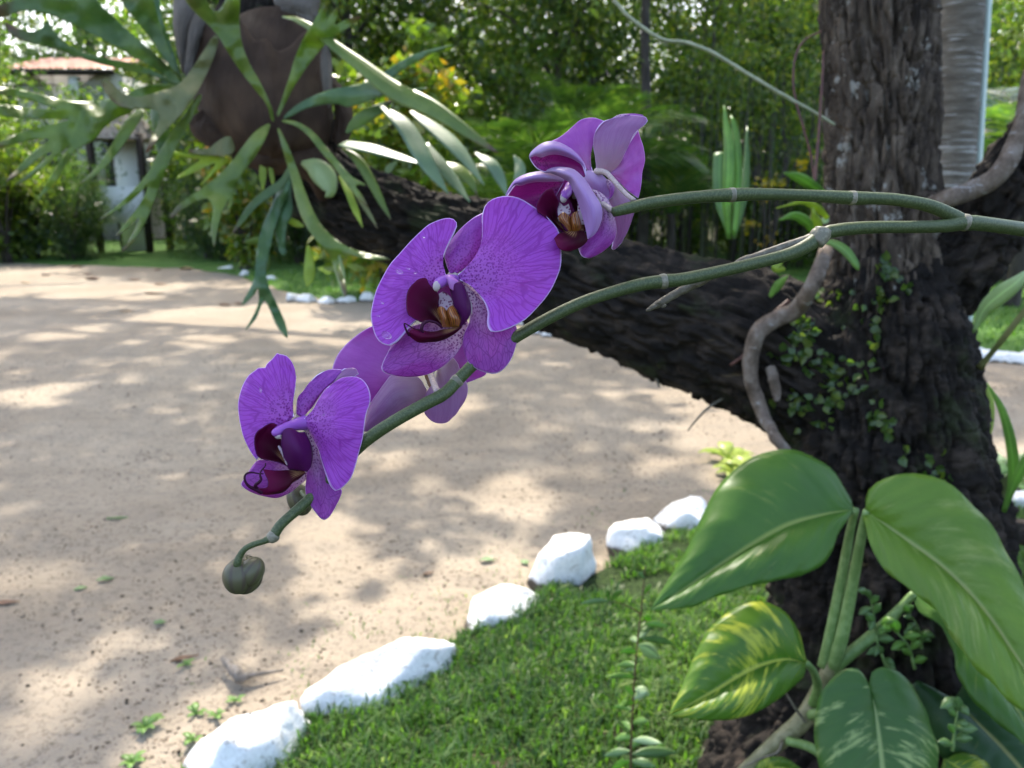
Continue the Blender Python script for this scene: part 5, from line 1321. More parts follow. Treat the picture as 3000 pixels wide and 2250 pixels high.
lp = tepal(f2, 'lip', [
    ([(1000, 1230), (960, 1060), (905, 880), (892, 760), (905, 645), (810, 515), (722, 430), (665, 312)], [(665, 312), (600, 292), (500, 320), (420, 390), (350, 460), (290, 570), (270, 700), (268, 830), (285, 960), (322, 1022)], [(980, 1240), (880, 1180), (750, 1122), (590, 1155), (450, 1100), (322, 1022)], (-4, -4, -9, -12), -5, 0.3, FB, 7),
    ([(1280, 1230), (1320, 1080), (1240, 920), (1190, 800), (1150, 650), (1120, 520)], [(1120, 520), (1200, 420), (1290, 372), (1370, 430), (1430, 550)], [(1330, 1240), (1440, 1120), (1515, 970), (1512, 800), (1475, 650), (1430, 550)], (-4, -6, -8, 0), 3, 0.3, BF, 8),
    ([(1290, 1230), (1150, 1275), (980, 1302), (800, 1342), (640, 1332), (500, 1290), (372, 1290)], [(372, 1290), (330, 1335), (300, 1385)], [(1360, 1240), (1250, 1340), (1080, 1450), (880, 1522), (700, 1536), (520, 1545), (400, 1475), (300, 1385)], (-3, -20, -22, -20), 4, 0.3, FB, 9)], *e, LIP, n=26)
px_tube([(960, 1260, 24, -12), (880, 1185, 26, -14), (770, 1138, 28, -16), (660, 1142, 32, -18), (590, 1195, 36, -19), (565, 1275, 36, -19), (580, 1350, 34, -18), (640, 1430, 28, -15)], 'tendril', lp, 'tendril', 10, 40, *e)
px_tube([(330, 1410, 30, -20), (270, 1320, 22, -22), (228, 1200, 16, -23), (236, 1176, 14, -23), (270, 1192, 14, -23), (390, 1262, 13, -21), (530, 1312, 10, -20)], 'tendril', lp, 'tendril', 10, 40, *e)
for pp, sd in ((([(980, 1250), (950, 1130), (900, 1010), (875, 900)], [(875, 900), (930, 850), (1000, 880), (1050, 950)], [(1120, 1255), (1100, 1150), (1065, 1040), (1050, 950)]), 10), (([(1095, 1255), (1080, 1150), (1055, 1040), (1055, 950)], [(1055, 950), (1100, 870), (1170, 825)], [(1290, 1235), (1315, 1100), (1250, 950), (1170, 825)]), 11)):
    V, F, mi, uv = patch(*pp, OD, *e, 16, 16, 0.0006, (0, 0, 0), (-6, -7, -8, -7), 5, 0.5, sd)
    build('callus', V, F, M['callus'], lp, uv=uv)
V, F, mi, uv = patch([(930, 930), (880, 845), (860, 650), (900, 420)], [(900, 420), (1000, 330), (1120, 330), (1240, 420)], [(1200, 930), (1240, 790), (1260, 600), (1240, 420)], OD, *e, 14, 14, 0.0005, (0, 0, 0), (0, 3, 4, 3), 0, 0.1, 12)
build('throat', V, F, M['petal_inner'], lp, uv=uv)
V, F, mi, uv = patch([(940, 930), (898, 845), (900, 720), (905, 600)], [(905, 600), (980, 565), (1060, 600), (1110, 650)], [(1170, 930), (1182, 790), (1150, 710), (1110, 650)], OD, *e, 14, 14, 0.0005, (0, 0, 0), (-2, 1, 2, 1), 0, 0.1, 12)
build('throat', V, F, M['throat'], lp, uv=uv)
cl2 = px_tube([(1240, 330, 90, 4), (1130, 330, 105, -1), (1010, 345, 108, -5), (900, 400, 105, -9), (868, 440, 70, -11)], 'column', f2, 'column', 16, 26, *e)
blob(858, 452, 74, 104, 60, -11, 'anther', cl2, 'anther_cap', *e, tilt=0.12)
V, F, mi, uv = patch([(1100, 245), (1040, 250), (1050, 330), (1090, 430)], [(1090, 430), (1130, 510), (1200, 540), (1290, 520)], [(1110, 240), (1200, 300), (1275, 370), (1290, 520)], OD, *e, 14, 14, 0.0005, (0, 0, 0), (-6, -8, -8, -6), 2, 0.2, 13)
build('lit_lobe_patch', V, F, M['lit_lobe'], cl2, uv=uv)  # pale patch standing for the lit upper part of the lobe
V, F, mi, uv = patch([(1500, 700), (1510, 850), (1510, 960)], [(1510, 960), (1535, 1000), (1550, 990)], [(1505, 700), (1550, 830), (1550, 990)], OD, *e, 8, 10, 0.0005, (0, 0, 0), (0, 0, 0, 0), 0, 0, 14)
build('lip_edge', V, F, M['anther'], lp, uv=uv)
# rain drops lying on the left petal
for x, y, rx, ry, a in [(470, 680, 30, 16, 0.4), (540, 655, 14, 8, 0.2), (600, 690, 16, 9, -0.6), (365, 1195, 44, 26, 0.5), (330, 930, 16, 9, 0.9), (665, 400, 12, 8, 0.4), (300, 1040, 12, 7, 0.3)]:
    blob(x, y, rx, ry, 7, -4.5 if y < 1100 else -6.5, 'drop', f2, 'water_drop', s, ox, oy, a, sub=10)

# ---- lower bloom
s, ox, oy = 3.016, 640, 1000
f1 = flower([(960, 1220, 14, 24), (880, 1000, 20, 24), (800, 800, 26, 16), (720, 690, 50, 8), (690, 690, 44, 6)], s, ox, oy, 'open bloom lowest on the spray with long curled tendrils')
ORIGIN[f1] = ORIGIN[ORCH]
tepal(f1, 'petal', [([(664, 668), (655, 600), (664, 500), (680, 400), (685, 310)],
    [(685, 310), (672, 240), (642, 172), (602, 128), (575, 118), (553, 122), (530, 98), (510, 116), (480, 152), (432, 196), (410, 236), (360, 232), (320, 262), (270, 300), (225, 370), (195, 450), (175, 550), (180, 640), (195, 740), (220, 840), (260, 930), (300, 1000), (340, 1050)],
    [(640, 690), (560, 770), (470, 870), (400, 965), (340, 1050)], (2, 0, 4, -4), 4, 1.8, FB, 22)], s, ox, oy, n=44)
tepal(f1, 'petal', [([(752, 692), (830, 612), (880, 522), (940, 432), (1010, 375)],
    [(1010, 375), (1090, 325), (1180, 312), (1240, 320), (1290, 355), (1325, 410), (1343, 480), (1338, 550), (1312, 620), (1296, 700), (1286, 790), (1270, 880), (1245, 970), (1220, 1070), (1196, 1150), (1170, 1210), (1120, 1270), (1070, 1310), (1030, 1322)],
    [(768, 735), (820, 830), (880, 950), (912, 1060), (950, 1180), (990, 1280), (1030, 1322)], (2, 2, -8, -10), 6, 1.6, FB, 23)], s, ox, oy, n=44)
tepal(f1, 'sepal', [([(690, 645), (692, 560), (705, 490), (750, 440), (800, 370), (870, 300)], [(870, 300), (940, 262), (1020, 246), (1100, 262), (1040, 330)], [(742, 672), (820, 590), (900, 472), (970, 400), (1040, 330)], (4, 8, 12, 10), 3, 0.6, FB, 24),
    ([(1000, 380), (1030, 318), (1075, 272), (1110, 244)], [(1110, 244), (1170, 236), (1215, 245), (1238, 285)], [(1010, 385), (1100, 342), (1180, 320), (1238, 285)], (10, 12, 14, 12), 2, 0.2, BF, 25)], s, ox, oy, DOR)
tepal(f1, 'sepal', [([(790, 1130), (650, 1100), (500, 1062), (400, 1046), (345, 1055), (300, 1105)], [(300, 1105), (250, 1180), (207, 1242), (205, 1275), (240, 1305), (300, 1335), (370, 1358)], [(790, 1160), (770, 1220), (700, 1280), (640, 1330), (560, 1370), (490, 1382), (370, 1358)], (8, 0, -4, 2), 3, 0.8, FB, 26)], s, ox, oy, SEP, n=36)
tepal(f1, 'sepal', [([(770, 752), (795, 1020), (778, 1220), (770, 1310), (785, 1390)], [(785, 1390), (815, 1450), (860, 1515), (900, 1562), (935, 1578), (970, 1560), (1000, 1520), (1030, 1470), (1065, 1395)], [(800, 745), (905, 990), (970, 1150), (1020, 1270), (1090, 1310), (1065, 1395)], (8, 4, 2, 4), 3, 0.8, FB, 27)], s, ox, oy, SEP, n=36)
e = (6.6356, 680, 1230)
lp = tepal(f1, 'lip', [
    ([(1080, 905), (1010, 720), (950, 520), (950, 385), (840, 300), (748, 240), (880, 98)], [(880, 98), (790, 62), (700, 85), (600, 150), (520, 200), (470, 260), (440, 340), (435, 470)], [(1060, 890), (950, 842), (800, 802), (620, 772), (520, 722), (470, 640), (435, 470)], (-6, -6, -10, -12), -5, 0.3, FB, 28),
    ([(1100, 960), (1030, 800), (985, 620), (960, 450), (970, 280)], [(970, 280), (1010, 195), (1080, 165), (1170, 170), (1240, 215), (1300, 245), (1410, 235)], [(1460, 1010), (1530, 900), (1560, 720), (1550, 560), (1500, 400), (1410, 235)], (-6, -12, -10, 0), 6, 0.2, BF, 29),
    ([(1400, 1000), (1100, 985), (850, 992), (600, 962)], [(600, 962), (650, 1080), (700, 1200), (670, 1315), (500, 1330)], [(1420, 1040), (1300, 1140), (1150, 1232), (1010, 1390), (800, 1440), (600, 1442), (500, 1330)], (-3, -18, -20, -22), 4, 0.2, FB, 30)], *e, LIP, n=26)
px_tube([(560, 1380, 44, -20), (470, 1330, 42, -22), (458, 1268, 34, -24), (520, 1215, 32, -25), (562, 1155, 28, -25), (545, 1070, 20, -25), (565, 995, 16, -24), (640, 905, 14, -23), (652, 840, 10, -22)], 'tendril', lp, 'tendril', 10, 44, *e)
px_tube([(580, 1410, 44, -20), (470, 1360, 40, -22), (330, 1292, 30, -24), (258, 1200, 24, -25), (244, 1105, 22, -25), (290, 1040, 20, -25), (380, 1022, 18, -24), (500, 1040, 14, -23), (605, 1052, 10, -21)], 'tendril', lp, 'tendril', 10, 44, *e)
V, F, mi, uv = patch([(1060, 880), (1000, 740), (930, 600), (890, 520)], [(890, 520), (905, 500), (930, 510)], [(1075, 880), (1040, 740), (990, 600), (930, 510)], OD, *e, 8, 14, 0.0005, (0, 0, 0), (-8, -7, -7, -7), 1, 0.1, 31)
build('throat', V, F, M['throat'], lp, uv=uv)
cl1 = px_tube([(1420, 60, 150, 4), (1250, 90, 120, 0), (1080, 140, 100, -5), (940, 210, 100, -9), (840, 250, 82, -12), (790, 252, 50, -13)], 'column', f1, 'column', 16, 26, *e)
blob(890, 310, 75, 62, 70, -11, 'anther', cl1, 'anther_cap', *e, tilt=0.6)
for x, y, rx, ry, a in [(370, 430, 9, 26, -0.1), (925, 650, 16, 7, -0.5), (972, 690, 8, 14, 0.2), (1145, 570, 34, 4, -0.8), (1205, 575, 14, 4, -0.3), (1150, 425, 10, 6, 0.1)]:
    blob(x, y, rx, ry, 6, -6.0, 'drop', f1, 'water_drop', s, ox, oy, a, sub=10)

# ---- upper folded bloom
s, ox, oy = 3.456, 1450, 300
f3 = flower([(1195, 1100, 30, -2), (1060, 1010, 34, 6), (900, 930, 40, 8), (800, 920, 60, 4)], s, ox, oy, 'half folded bloom near the top of the spray, petals curled over')
ORIGIN[f3] = ORIGIN[ORCH]
tepal(f3, 'sepal', [([(350, 552), (352, 530), (380, 490), (440, 440), (500, 408), (570, 395), (640, 405), (720, 440), (800, 495), (870, 570), (910, 640), (922, 735)], [(922, 735), (922, 740), (920, 745)], [(350, 558), (410, 537), (470, 550), (530, 530), (600, 520), (680, 530), (760, 555), (830, 590), (880, 630), (905, 690), (920, 745)], (-10, -4, -2, -4), 5, 0.3, BF, 41),
    ([(350, 556), (410, 539), (470, 552), (530, 532), (600, 522), (680, 532), (760, 557), (830, 592), (880, 632), (905, 692), (920, 745)], [(920, 745), (918, 750), (915, 755)], [(352, 562), (380, 612), (420, 662), (470, 692), (520, 705), (600, 700), (700, 700), (780, 720), (850, 740), (915, 755)], (-9, 2, 2, 2), -4, 0.3, FB, 42)], s, ox, oy, INN)
tepal(f3, 'petal', [([(700, 782), (600, 732), (520, 706), (450, 700), (360, 715), (270, 745), (200, 790), (150, 860), (112, 935)], [(112, 935), (112, 940), (114, 945)], [(700, 797), (600, 796), (500, 800), (420, 800), (330, 815), (262, 838), (202, 830), (150, 895), (114, 945)], (0, -4, -4, -4), 4, 0.3, BF, 43),
    ([(700, 797), (600, 797), (500, 801), (420, 801), (330, 816), (262, 839), (205, 833)], [(205, 833), (160, 890), (120, 960), (110, 1060)], [(610, 960), (520, 1000), (440, 1070), (320, 1110), (200, 1110), (110, 1060)], (6, 0, 2, 6), -6, 0.3, FB, 44)], s, ox, oy, INN)
tepal(f3, 'petal', [([(500, 702), (560, 670), (640, 655), (720, 660), (800, 682), (870, 740), (930, 810), (980, 890), (1030, 970), (1070, 1040), (1085, 1110), (1080, 1170), (1060, 1240), (1020, 1320), (965, 1368), (942, 1378)], [(942, 1378), (941, 1379), (940, 1380)], [(500, 707), (600, 725), (690, 770), (755, 808), (790, 890), (830, 970), (860, 1060), (890, 1160), (920, 1270), (940, 1380)], (-4, -12, -12, -12), 9, 0.4, BF, 45),
    ([(700, 775), (755, 810), (790, 892), (830, 972), (860, 1062), (890, 1162), (922, 1280)], [(922, 1280), (930, 1290), (960, 1300)], [(720, 775), (850, 840), (940, 940), (1000, 1050), (1010, 1160), (960, 1300)], (2, 4, 6, 6), -4, 0.2, FB, 46)], s, ox, oy, INN)
tepal(f3, 'sepal', [([(985, 880), (1050, 905), (1110, 950), (1160, 1020), (1195, 1100), (1215, 1200), (1228, 1290), (1215, 1370), (1170, 1440), (1100, 1500), (1020, 1550), (955, 1577)], [(955, 1577), (920, 1574), (888, 1562), (862, 1530), (846, 1470)], [(985, 885), (1030, 970), (1070, 1080), (1070, 1170), (1030, 1270), (960, 1350), (880, 1410), (846, 1470)], (8, 2, 0, 4), 4, 0.6, FB, 47)], s, ox, oy, SEP, n=36)
e = (3.456, 1450, 300)
lp = tepal(f3, 'lip', [
    ([(740, 1330), (650, 1190), (630, 1090), (650, 1010), (610, 935), (582, 872)], [(582, 872), (530, 882), (480, 930), (440, 990), (420, 1050), (432, 1112)], [(720, 1332), (640, 1282), (560, 1212), (500, 1155), (432, 1112)], (2, -4, -4, -6), -5, 0.2, FB, 48),
    ([(760, 1300), (700, 1315), (650, 1330), (600, 1380)], [(600, 1380), (640, 1470), (700, 1502), (770, 1503)], [(900, 1300), (935, 1390), (870, 1460), (770, 1503)], (-2, -8, -12, -8), 4, 0.2, FB, 49),
    ([(860, 1310), (850, 1200), (800, 1100), (760, 1000), (700, 880)], [(700, 880), (740, 850), (790, 890)], [(940, 1300), (920, 1180), (880, 1060), (840, 960), (790, 890)], (0, 4, 4, 0), -4, 0.2, FB, 50)], *e, LIP, n=24)
for pp, sd in ((([(770, 1320), (700, 1240), (650, 1190), (645, 1150)], [(645, 1150), (690, 1115), (740, 1140), (770, 1170)], [(780, 1320), (770, 1260), (760, 1200), (770, 1170)]), 51), (([(775, 1320), (765, 1240), (770, 1170)], [(770, 1170), (790, 1125), (830, 1100)], [(850, 1300), (870, 1240), (850, 1160), (830, 1100)]), 52)):
    V, F, mi, uv = patch(*pp, OD, *e, 14, 14, 0.0006, (0, 0, 0), (-2, -3, -4, -3), 3, 0.3, sd)
    build('callus', V, F, M['callus'], lp, uv=uv)
for pp, sd in ((([(650, 1210), (626, 1130), (634, 1070), (652, 1010)], [(652, 1010), (700, 1050), (745, 1025)], [(700, 1130), (740, 1140), (768, 1110), (745, 1025)]), 53), (([(862, 1240), (846, 1150), (838, 1080), (838, 1010)], [(838, 1010), (846, 1015), (852, 1030)], [(905, 1235), (898, 1170), (870, 1090), (852, 1030)]), 54)):
    V, F, mi, uv = patch(*pp, OD, *e, 12, 12, 0.0005, (0, 0, 0), (0, 0, 0, 0), 0, 0.1, sd)
    build('throat', V, F, M['throat'], lp, uv=uv)
cl3 = px_tube([(760, 850, 52, 8), (745, 890, 52, 3), (715, 930, 50, -1), (700, 965, 34, -4)], 'column', f3, 'column', 14, 20, *e)
blob(696, 966, 38, 52, 32, -3, 'anther', cl3, 'anther_cap', *e, tilt=0.1)

V, F, mi, uv = patch([(700, 1330), (560, 1200), (540, 1000), (640, 800)], [(640, 800), (700, 760), (780, 770), (860, 840)], [(900, 1330), (960, 1200), (960, 1000), (860, 840)], OD, *e, 14, 14, 0.0005, (0, 0, 0), (9, 9, 9, 9), 0, 0.1, 56)
build('throat', V, F, M['petal_inner'], lp, uv=uv)

# ---- top bloom turned away
f5 = flower([(1400, 985, 24, -2), (1330, 930, 24, 2), (1250, 845, 24, 6), (1180, 765, 25, 10), (1120, 710, 28, 13), (1060, 700, 34, 16), (1030, 705, 40, 18)], s, ox, oy, 'topmost bloom seen from behind on a curved pale stalk')
ORIGIN[f5] = ORIGIN[ORCH]
tepal(f5, 'petal', [([(955, 712), (900, 640), (800, 520), (700, 440), (570, 395)], [(570, 395), (660, 350), (740, 288), (800, 235), (860, 185), (930, 160), (1020, 160), (1105, 190)], [(987, 697), (968, 600), (975, 510), (995, 420), (1015, 320), (1050, 250), (1105, 190)], (20, 26, 30, 22), 3, 1.6, BF, 61)], s, ox, oy, BPK, n=36)
tepal(f5, 'sepal', [([(1028, 692), (1016, 560), (997, 440), (1005, 330), (1050, 245), (1105, 190)], [(1105, 190), (1180, 165), (1260, 142), (1330, 130), (1400, 130), (1480, 138), (1530, 152), (1545, 185)], [(1175, 706), (1260, 622), (1312, 520), (1352, 440), (1400, 340), (1450, 278), (1520, 222), (1545, 185)], (17, 14, 16, 12), 4, 0.8, FB, 62),
    ([(1190, 162), (1240, 134), (1290, 121), (1400, 117), (1490, 126)], [(1490, 126), (1500, 135), (1490, 150)], [(1190, 166), (1250, 160), (1330, 155), (1400, 152), (1490, 150)], (16, 18, 18, 18), 1, 0.1, BF, 63)], s, ox, oy, BSP, n=36)
tepal(f5, 'petal', [([(1165, 708), (1258, 622), (1316, 506), (1378, 386), (1447, 282)], [(1447, 282), (1470, 360), (1500, 450), (1516, 560), (1506, 640), (1490, 700), (1482, 800), (1468, 900), (1450, 970)], [(1180, 740), (1270, 820), (1350, 900), (1450, 970)], (18, 22, 30, 26), 4, 1.4, BF, 64)], s, ox, oy, BPK, n=36)
tepal(f5, 'sepal', [([(1140, 800), (1150, 1000), (1180, 1150), (1215, 1300), (1182, 1478)], [(1182, 1478), (1200, 1492), (1240, 1465), (1280, 1420)], [(1240, 800), (1340, 930), (1430, 980), (1420, 1080), (1372, 1230), (1332, 1330), (1280, 1420)], (20, 24, 26, 24), 3, 0.8, FB, 65)], s, ox, oy, BSP, n=30)
tepal(f5, 'sepal', [([(930, 690), (900, 760), (930, 860), (1000, 920)], [(1000, 920), (1080, 1000), (1150, 1000)], [(1040, 700), (1120, 770), (1190, 850), (1150, 1000)], (18, 20, 22, 20), 4, 0.4, FB, 66)], s, ox, oy, [M['petal_back'], M['sepal'], M['rim']], n=24)
V, F, mi, uv = patch([(1130, 780), (1140, 850), (1160, 910), (1160, 985)], [(1160, 985), (1180, 960), (1200, 920)], [(1140, 778), (1185, 815), (1208, 860), (1200, 920)], OD, *e, 10, 14, 0.0005, (0, 0, 0), (16, 15, 14, 15), 2, 0.1, 67)
build('lip', V, F, M['sepal'], f5, uv=uv)

# ---- bloom turned away behind the stem
s, ox, oy = 4.148, 940, 900
f4 = flower([(1420, 1035, 44, 4), (1385, 960, 40, 12), (1350, 850, 42, 20), (1320, 760, 46, 26), (1300, 720, 50, 30)], s, ox, oy, 'bloom seen from behind under the middle one, stalk crossing the stem')
ORIGIN[f4] = ORIGIN[ORCH]
tepal(f4, 'petal', [([(1180, 880), (1000, 600), (820, 350), (640, 220)], [(640, 220), (540, 270), (430, 345), (315, 445), (232, 540), (180, 630), (142, 740), (130, 860), (220, 1000), (330, 1130)], [(1200, 960), (1000, 1010), (800, 1080), (600, 1160), (450, 1180), (330, 1130)], (34, 38, 44, 36), 5, 1.8, BF, 71)], s, ox, oy, BPK, n=40)
tepal(f4, 'sepal', [([(1280, 990), (1180, 850), (1020, 815), (870, 822), (780, 920), (700, 1030), (620, 1150), (570, 1260), (545, 1400)], [(545, 1400), (525, 1470), (520, 1507), (600, 1508), (680, 1500)], [(1290, 1060), (1232, 1150), (1120, 1222), (1000, 1292), (850, 1400), (680, 1500)], (30, 30, 26, 28), 5, 0.8, FB, 72)], s, ox, oy, BSP, n=36)
tepal(f4, 'sepal', [([(1400, 880), (1300, 1010), (1256, 1110), (1248, 1200), (1264, 1290)], [(1264, 1290), (1310, 1350), (1370, 1395), (1450, 1413), (1530, 1400), (1585, 1352), (1635, 1305), (1690, 1220)], [(1440, 640), (1570, 600), (1655, 670), (1692, 770), (1760, 900), (1783, 980), (1770, 1080), (1732, 1160), (1690, 1220)], (30, 28, 22, 26), 5, 0.8, FB, 73)], s, ox, oy, BSP, n=36)
tepal(f4, 'petal', [([(1480, 700), (1580, 560), (1740, 420), (1850, 560)], [(1850, 560), (1930, 690), (2012, 800), (1900, 870), (1770, 920)], [(1500, 800), (1640, 880), (1770, 920)], (34, 38, 42, 38), 4, 1.0, BF, 74)], s, ox, oy, BPK, n=30)
V, F, mi, uv = patch([(1250, 800), (1270, 860), (1300, 930)], [(1300, 930), (1320, 975), (1362, 950)], [(1300, 800), (1330, 860), (1362, 950)], OD, s, ox, oy, 10, 14, 0.0005, (0, 0, 0), (29, 29, 29, 29), 0, 0.1, 75)
build('lip', V, F, M['callus'], f4, uv=uv)
# ------------------------------------------------------------------ foliage helpers
def leaf_quads(C, size, aspect, r, droop=0.0, tint=None, flat=0.0):
    """rhombic leaves folded along the midrib: two quads each"""
    n = len(C)
    d = r.normal(size=(n, 3)); d[:, 2] -= droop
    d /= np.linalg.norm(d, axis=1, keepdims=True)
    w = r.normal(size=(n, 3)); w[:, 2] *= (1 - flat)
    w -= (w * d).sum(1, keepdims=True) * d
    w /= np.linalg.norm(w, axis=1, keepdims=True)
    nn = np.cross(d, w)
    L = (size * (0.6 + 0.8 * r.random(n)))[:, None]; W = L * aspect * 0.5
    a = C - d * L * 0.5; b = C + d * L * 0.5
    m1 = C + w * W - d * L * 0.05 + nn * W * 0.35; m2 = C - w * W - d * L * 0.05 + nn * W * 0.35
    V = np.stack([a, m1, b, m2], 1).reshape(-1, 3)
    F = np.arange(n * 4).reshape(n, 4)
    if tint is None: tint = r.random(n)
    return V, F, np.repeat(tint, 4)

def clumps(centers, rad, per, r, squash=0.7):
    C = np.repeat(centers, per, axis=0)
    rr = np.repeat(np.broadcast_to(rad, (len(centers),)), per)[:, None]
    g = r.normal(size=C.shape) * rr * 0.5
    g[:, 2] *= squash
    return C + g

def make_tree(name, H, R, trunk_r, seed, lm, leaf=0.11, nclump=90, per=110, base=0.35, bark='bark_far', label='', group=None, lean=0.0, shape=1.0):
    r = np.random.default_rng(seed)
    rt = thing(name, (0, 0, 0), label, 'tree', group)
    top = np.array([lean * H, 0, H * 0.8])
    pts = [np.array([0, 0, -0.15]), np.array([lean * H * .2 + r.normal() * .1, r.normal() * .1, H * .2]), np.array([lean * H * .5 + r.normal() * .2, r.normal() * .2, H * .45]), top]
    V, F, mi, uv = tube(pts, [trunk_r * 1.3, trunk_r, trunk_r * 0.75, trunk_r * 0.25], 12, 24)
    V[:, :2] += (fbm(V * 3, 2, seed)[:, None] - 0.5) * trunk_r * 0.5
    build('trunk', V, F, M[bark], rt, uv=uv)
    line = smooth_line(pts, 40)
    parts = []
    cc = []
    nl = 11
    for i in range(nl):
        f = base + (0.95 - base) * i / nl
        p0 = line[int(f * 39)]
        a = 2.4 * i + r.random()
        ext = R * (1.05 - 0.55 * abs((f - base) / (1 - base) - 0.35)) * (0.75 + 0.4 * r.random())
        p2 = p0 + np.array([math.cos(a) * ext, math.sin(a) * ext, H * (0.12 + 0.1 * r.random())])
        p1 = (p0 + p2) / 2 + np.array([0, 0, H * 0.05])
        parts.append(tube([p0, p1, p2], [trunk_r * 0.42, trunk_r * 0.28, trunk_r * 0.08], 6, 10))
        k = nclump // nl
        t = r.random(k) ** 0.6
        c = p0 + (p2 - p0) * t[:, None] + r.normal(size=(k, 3)) * np.array([R * .22, R * .22, H * .07]) * shape
        cc.append(c)
    V, F, mi, uv = join(parts)
    build('limbs', V, F, M[bark], rt, uv=uv)
    rt.children[-1].name = 'limb'
    c = np.vstack(cc + [top + r.normal(size=(nclump // 8, 3)) * np.array([R * .3, R * .3, H * .08])])
    C = clumps(c, R * (0.16 + 0.18 * r.random(len(c))), per, r)
    tint = np.clip(np.repeat(r.random(len(c)), per) * 0.55 + r.random(len(C)) * 0.5 - 0.05, 0, 1)
    V, F, tt = leaf_quads(C, leaf, 0.45, r, 0.5, tint)
    build('crown', V, F, M[lm], rt, tint=tt, smooth=False)
    return rt

def make_bush(name, H, R, seed, lm, leaf=0.10, nclump=40, per=90, label='', group=None, droop=0.4, aspect=0.45):
    r = np.random.default_rng(seed)
    rt = thing(name, (0, 0, 0), label, 'bush', group)
    parts = []
    cs = []
    for i in range(9):
        a = 6.283 * i / 9 + r.random() * .5; e = R * r.uniform(0.3, 0.9)
        p = [np.array([r.normal() * .06, r.normal() * .06, -0.1]), np.array([math.cos(a) * e * .35, math.sin(a) * e * .35, H * .45]), np.array([math.cos(a) * e, math.sin(a) * e, H * r.uniform(.65, .95)])]
        parts.append(tube(p, [0.03, 0.02, 0.006], 6, 10))
        cs.append(smooth_line(p, 12)[3:])
    V, F, mi, uv = join(parts)
    build('branches', V, F, M['bark_far'], rt, uv=uv)
    rt.children[-1].name = 'branch'
    cs = np.vstack(cs)
    c = cs[r.integers(0, len(cs), nclump)] + r.normal(size=(nclump, 3)) * np.array([R * .28, R * .28, H * .12])
    c[:, 2] = np.clip(c[:, 2], 0.12 * H, None)
    C = clumps(c, R * 0.28, per, r, 0.8)
    C[:, 2] = np.abs(C[:, 2])
    tint = np.clip(np.repeat(r.random(nclump), per) * 0.5 + r.random(len(C)) * 0.55 - 0.05, 0, 1)
    V, F, tt = leaf_quads(C, leaf, aspect, r, droop, tint)
    build('foliage', V, F, M[lm], rt, tint=tt, smooth=False)
    return rt

def frond_mesh(L, n, lw, seed, arch=0.5, m='leaf_palm', width=0.42, split=0.9):
    """feather palm frond along +x from the origin: rachis and leaflets in one mesh"""
    r = np.random.default_rng(seed)
    t = np.linspace(0, 1, 14)
    rach = np.stack([L * (t - 0.10 * arch * t ** 3), np.zeros(14), L * (arch * (0.9 * t - 1.05 * t ** 2))], 1)
    V0, F0, mi, uv = tube(rach, np.linspace(0.02, 0.004, 14) * L / 2, 5, None)
    Vs, Fs, T = [V0], [F0], [np.full(len(V0), 0.5)]
    o = len(V0)
    for i in range(n):
        f = 0.14 + 0.85 * i / n
        p = np.array([np.interp(f, t, rach[:, k]) for k in range(3)])
        tg = np.array([np.interp(min(1, f + .02), t, rach[:, k]) for k in range(3)]) - p
        tg /= np.linalg.norm(tg)
        ll = L * width * math.sin(math.pi * (0.12 + 0.80 * f)) * (0.85 + .3 * r.random())
        for sg in (-1, 1):
            d = tg * 0.75 + np.array([0, sg * split, 0]) + np.array([0, 0, r.uniform(-.1, .25)])
            d /= np.linalg.norm(d)
            q1 = p + d * ll * 0.5 + np.array([0, 0, -0.03 * ll]); q2 = p + d * ll + np.array([0, 0, -0.32 * ll])
            wv = tg * lw * L
            V = np.array([p - wv * .4, p + wv * .4, q1 + wv, q2 + wv * .1, q2 - wv * .1, q1 - wv])
            Vs.append(V); Fs.append(np.array([[0, 1, 2, 5], [5, 2, 3, 4]]) + o); o += 6
            T.append(np.full(6, r.random()))
    return mesh('frond', np.vstack(Vs), np.vstack(Fs), M[m], tint=np.concatenate(T), smooth=False)

FRONDS = [frond_mesh(2.0, 26, 0.013, 3, 0.7), frond_mesh(1.8, 24, 0.014, 4, 0.45), frond_mesh(2.2, 28, 0.012, 5, 0.95)]
def make_palm(loc, H, nf, scale, seed, label, group=None, trunk_r=0.08, bark='bark_far', elev=(0.2, 1.2)):
    r = np.random.default_rng(seed)
    rt = thing('feather_palm', (0, 0, 0), label, 'palm', group)
    V, F, mi, uv = tube([(0, 0, -0.1), (0.03, 0, H * .5), (0, 0, H)], [trunk_r * 1.3, trunk_r, trunk_r * .8], 14, 30)
    build('trunk', V, F, M[bark], rt, uv=uv)
    for i in range(nf):
        o = bpy.data.objects.new('frond', FRONDS[i % 3]); col.objects.link(o); o.parent = rt
        o.location = (0, 0, H)
        o.rotation_euler = (r.uniform(-.3, .3), -r.uniform(*elev), 2.4 * i + r.uniform(-.3, .3))
        s = scale * r.uniform(0.8, 1.15); o.scale = (s, s, s)
    rt.location = Vector(loc)
    return rt

def place(o, x, y, z=0.0, rz=0.0, s=1.0, sz=None):
    o.location = (x, y, z); o.rotation_euler = (0, 0, rz); o.scale = (s, s, sz or s)
    return o

def gx(px, y):   # world x for a photo column at ground distance y
    return (px - 1500) / FPX * (y * math.cos(PITCH) + 0.3)

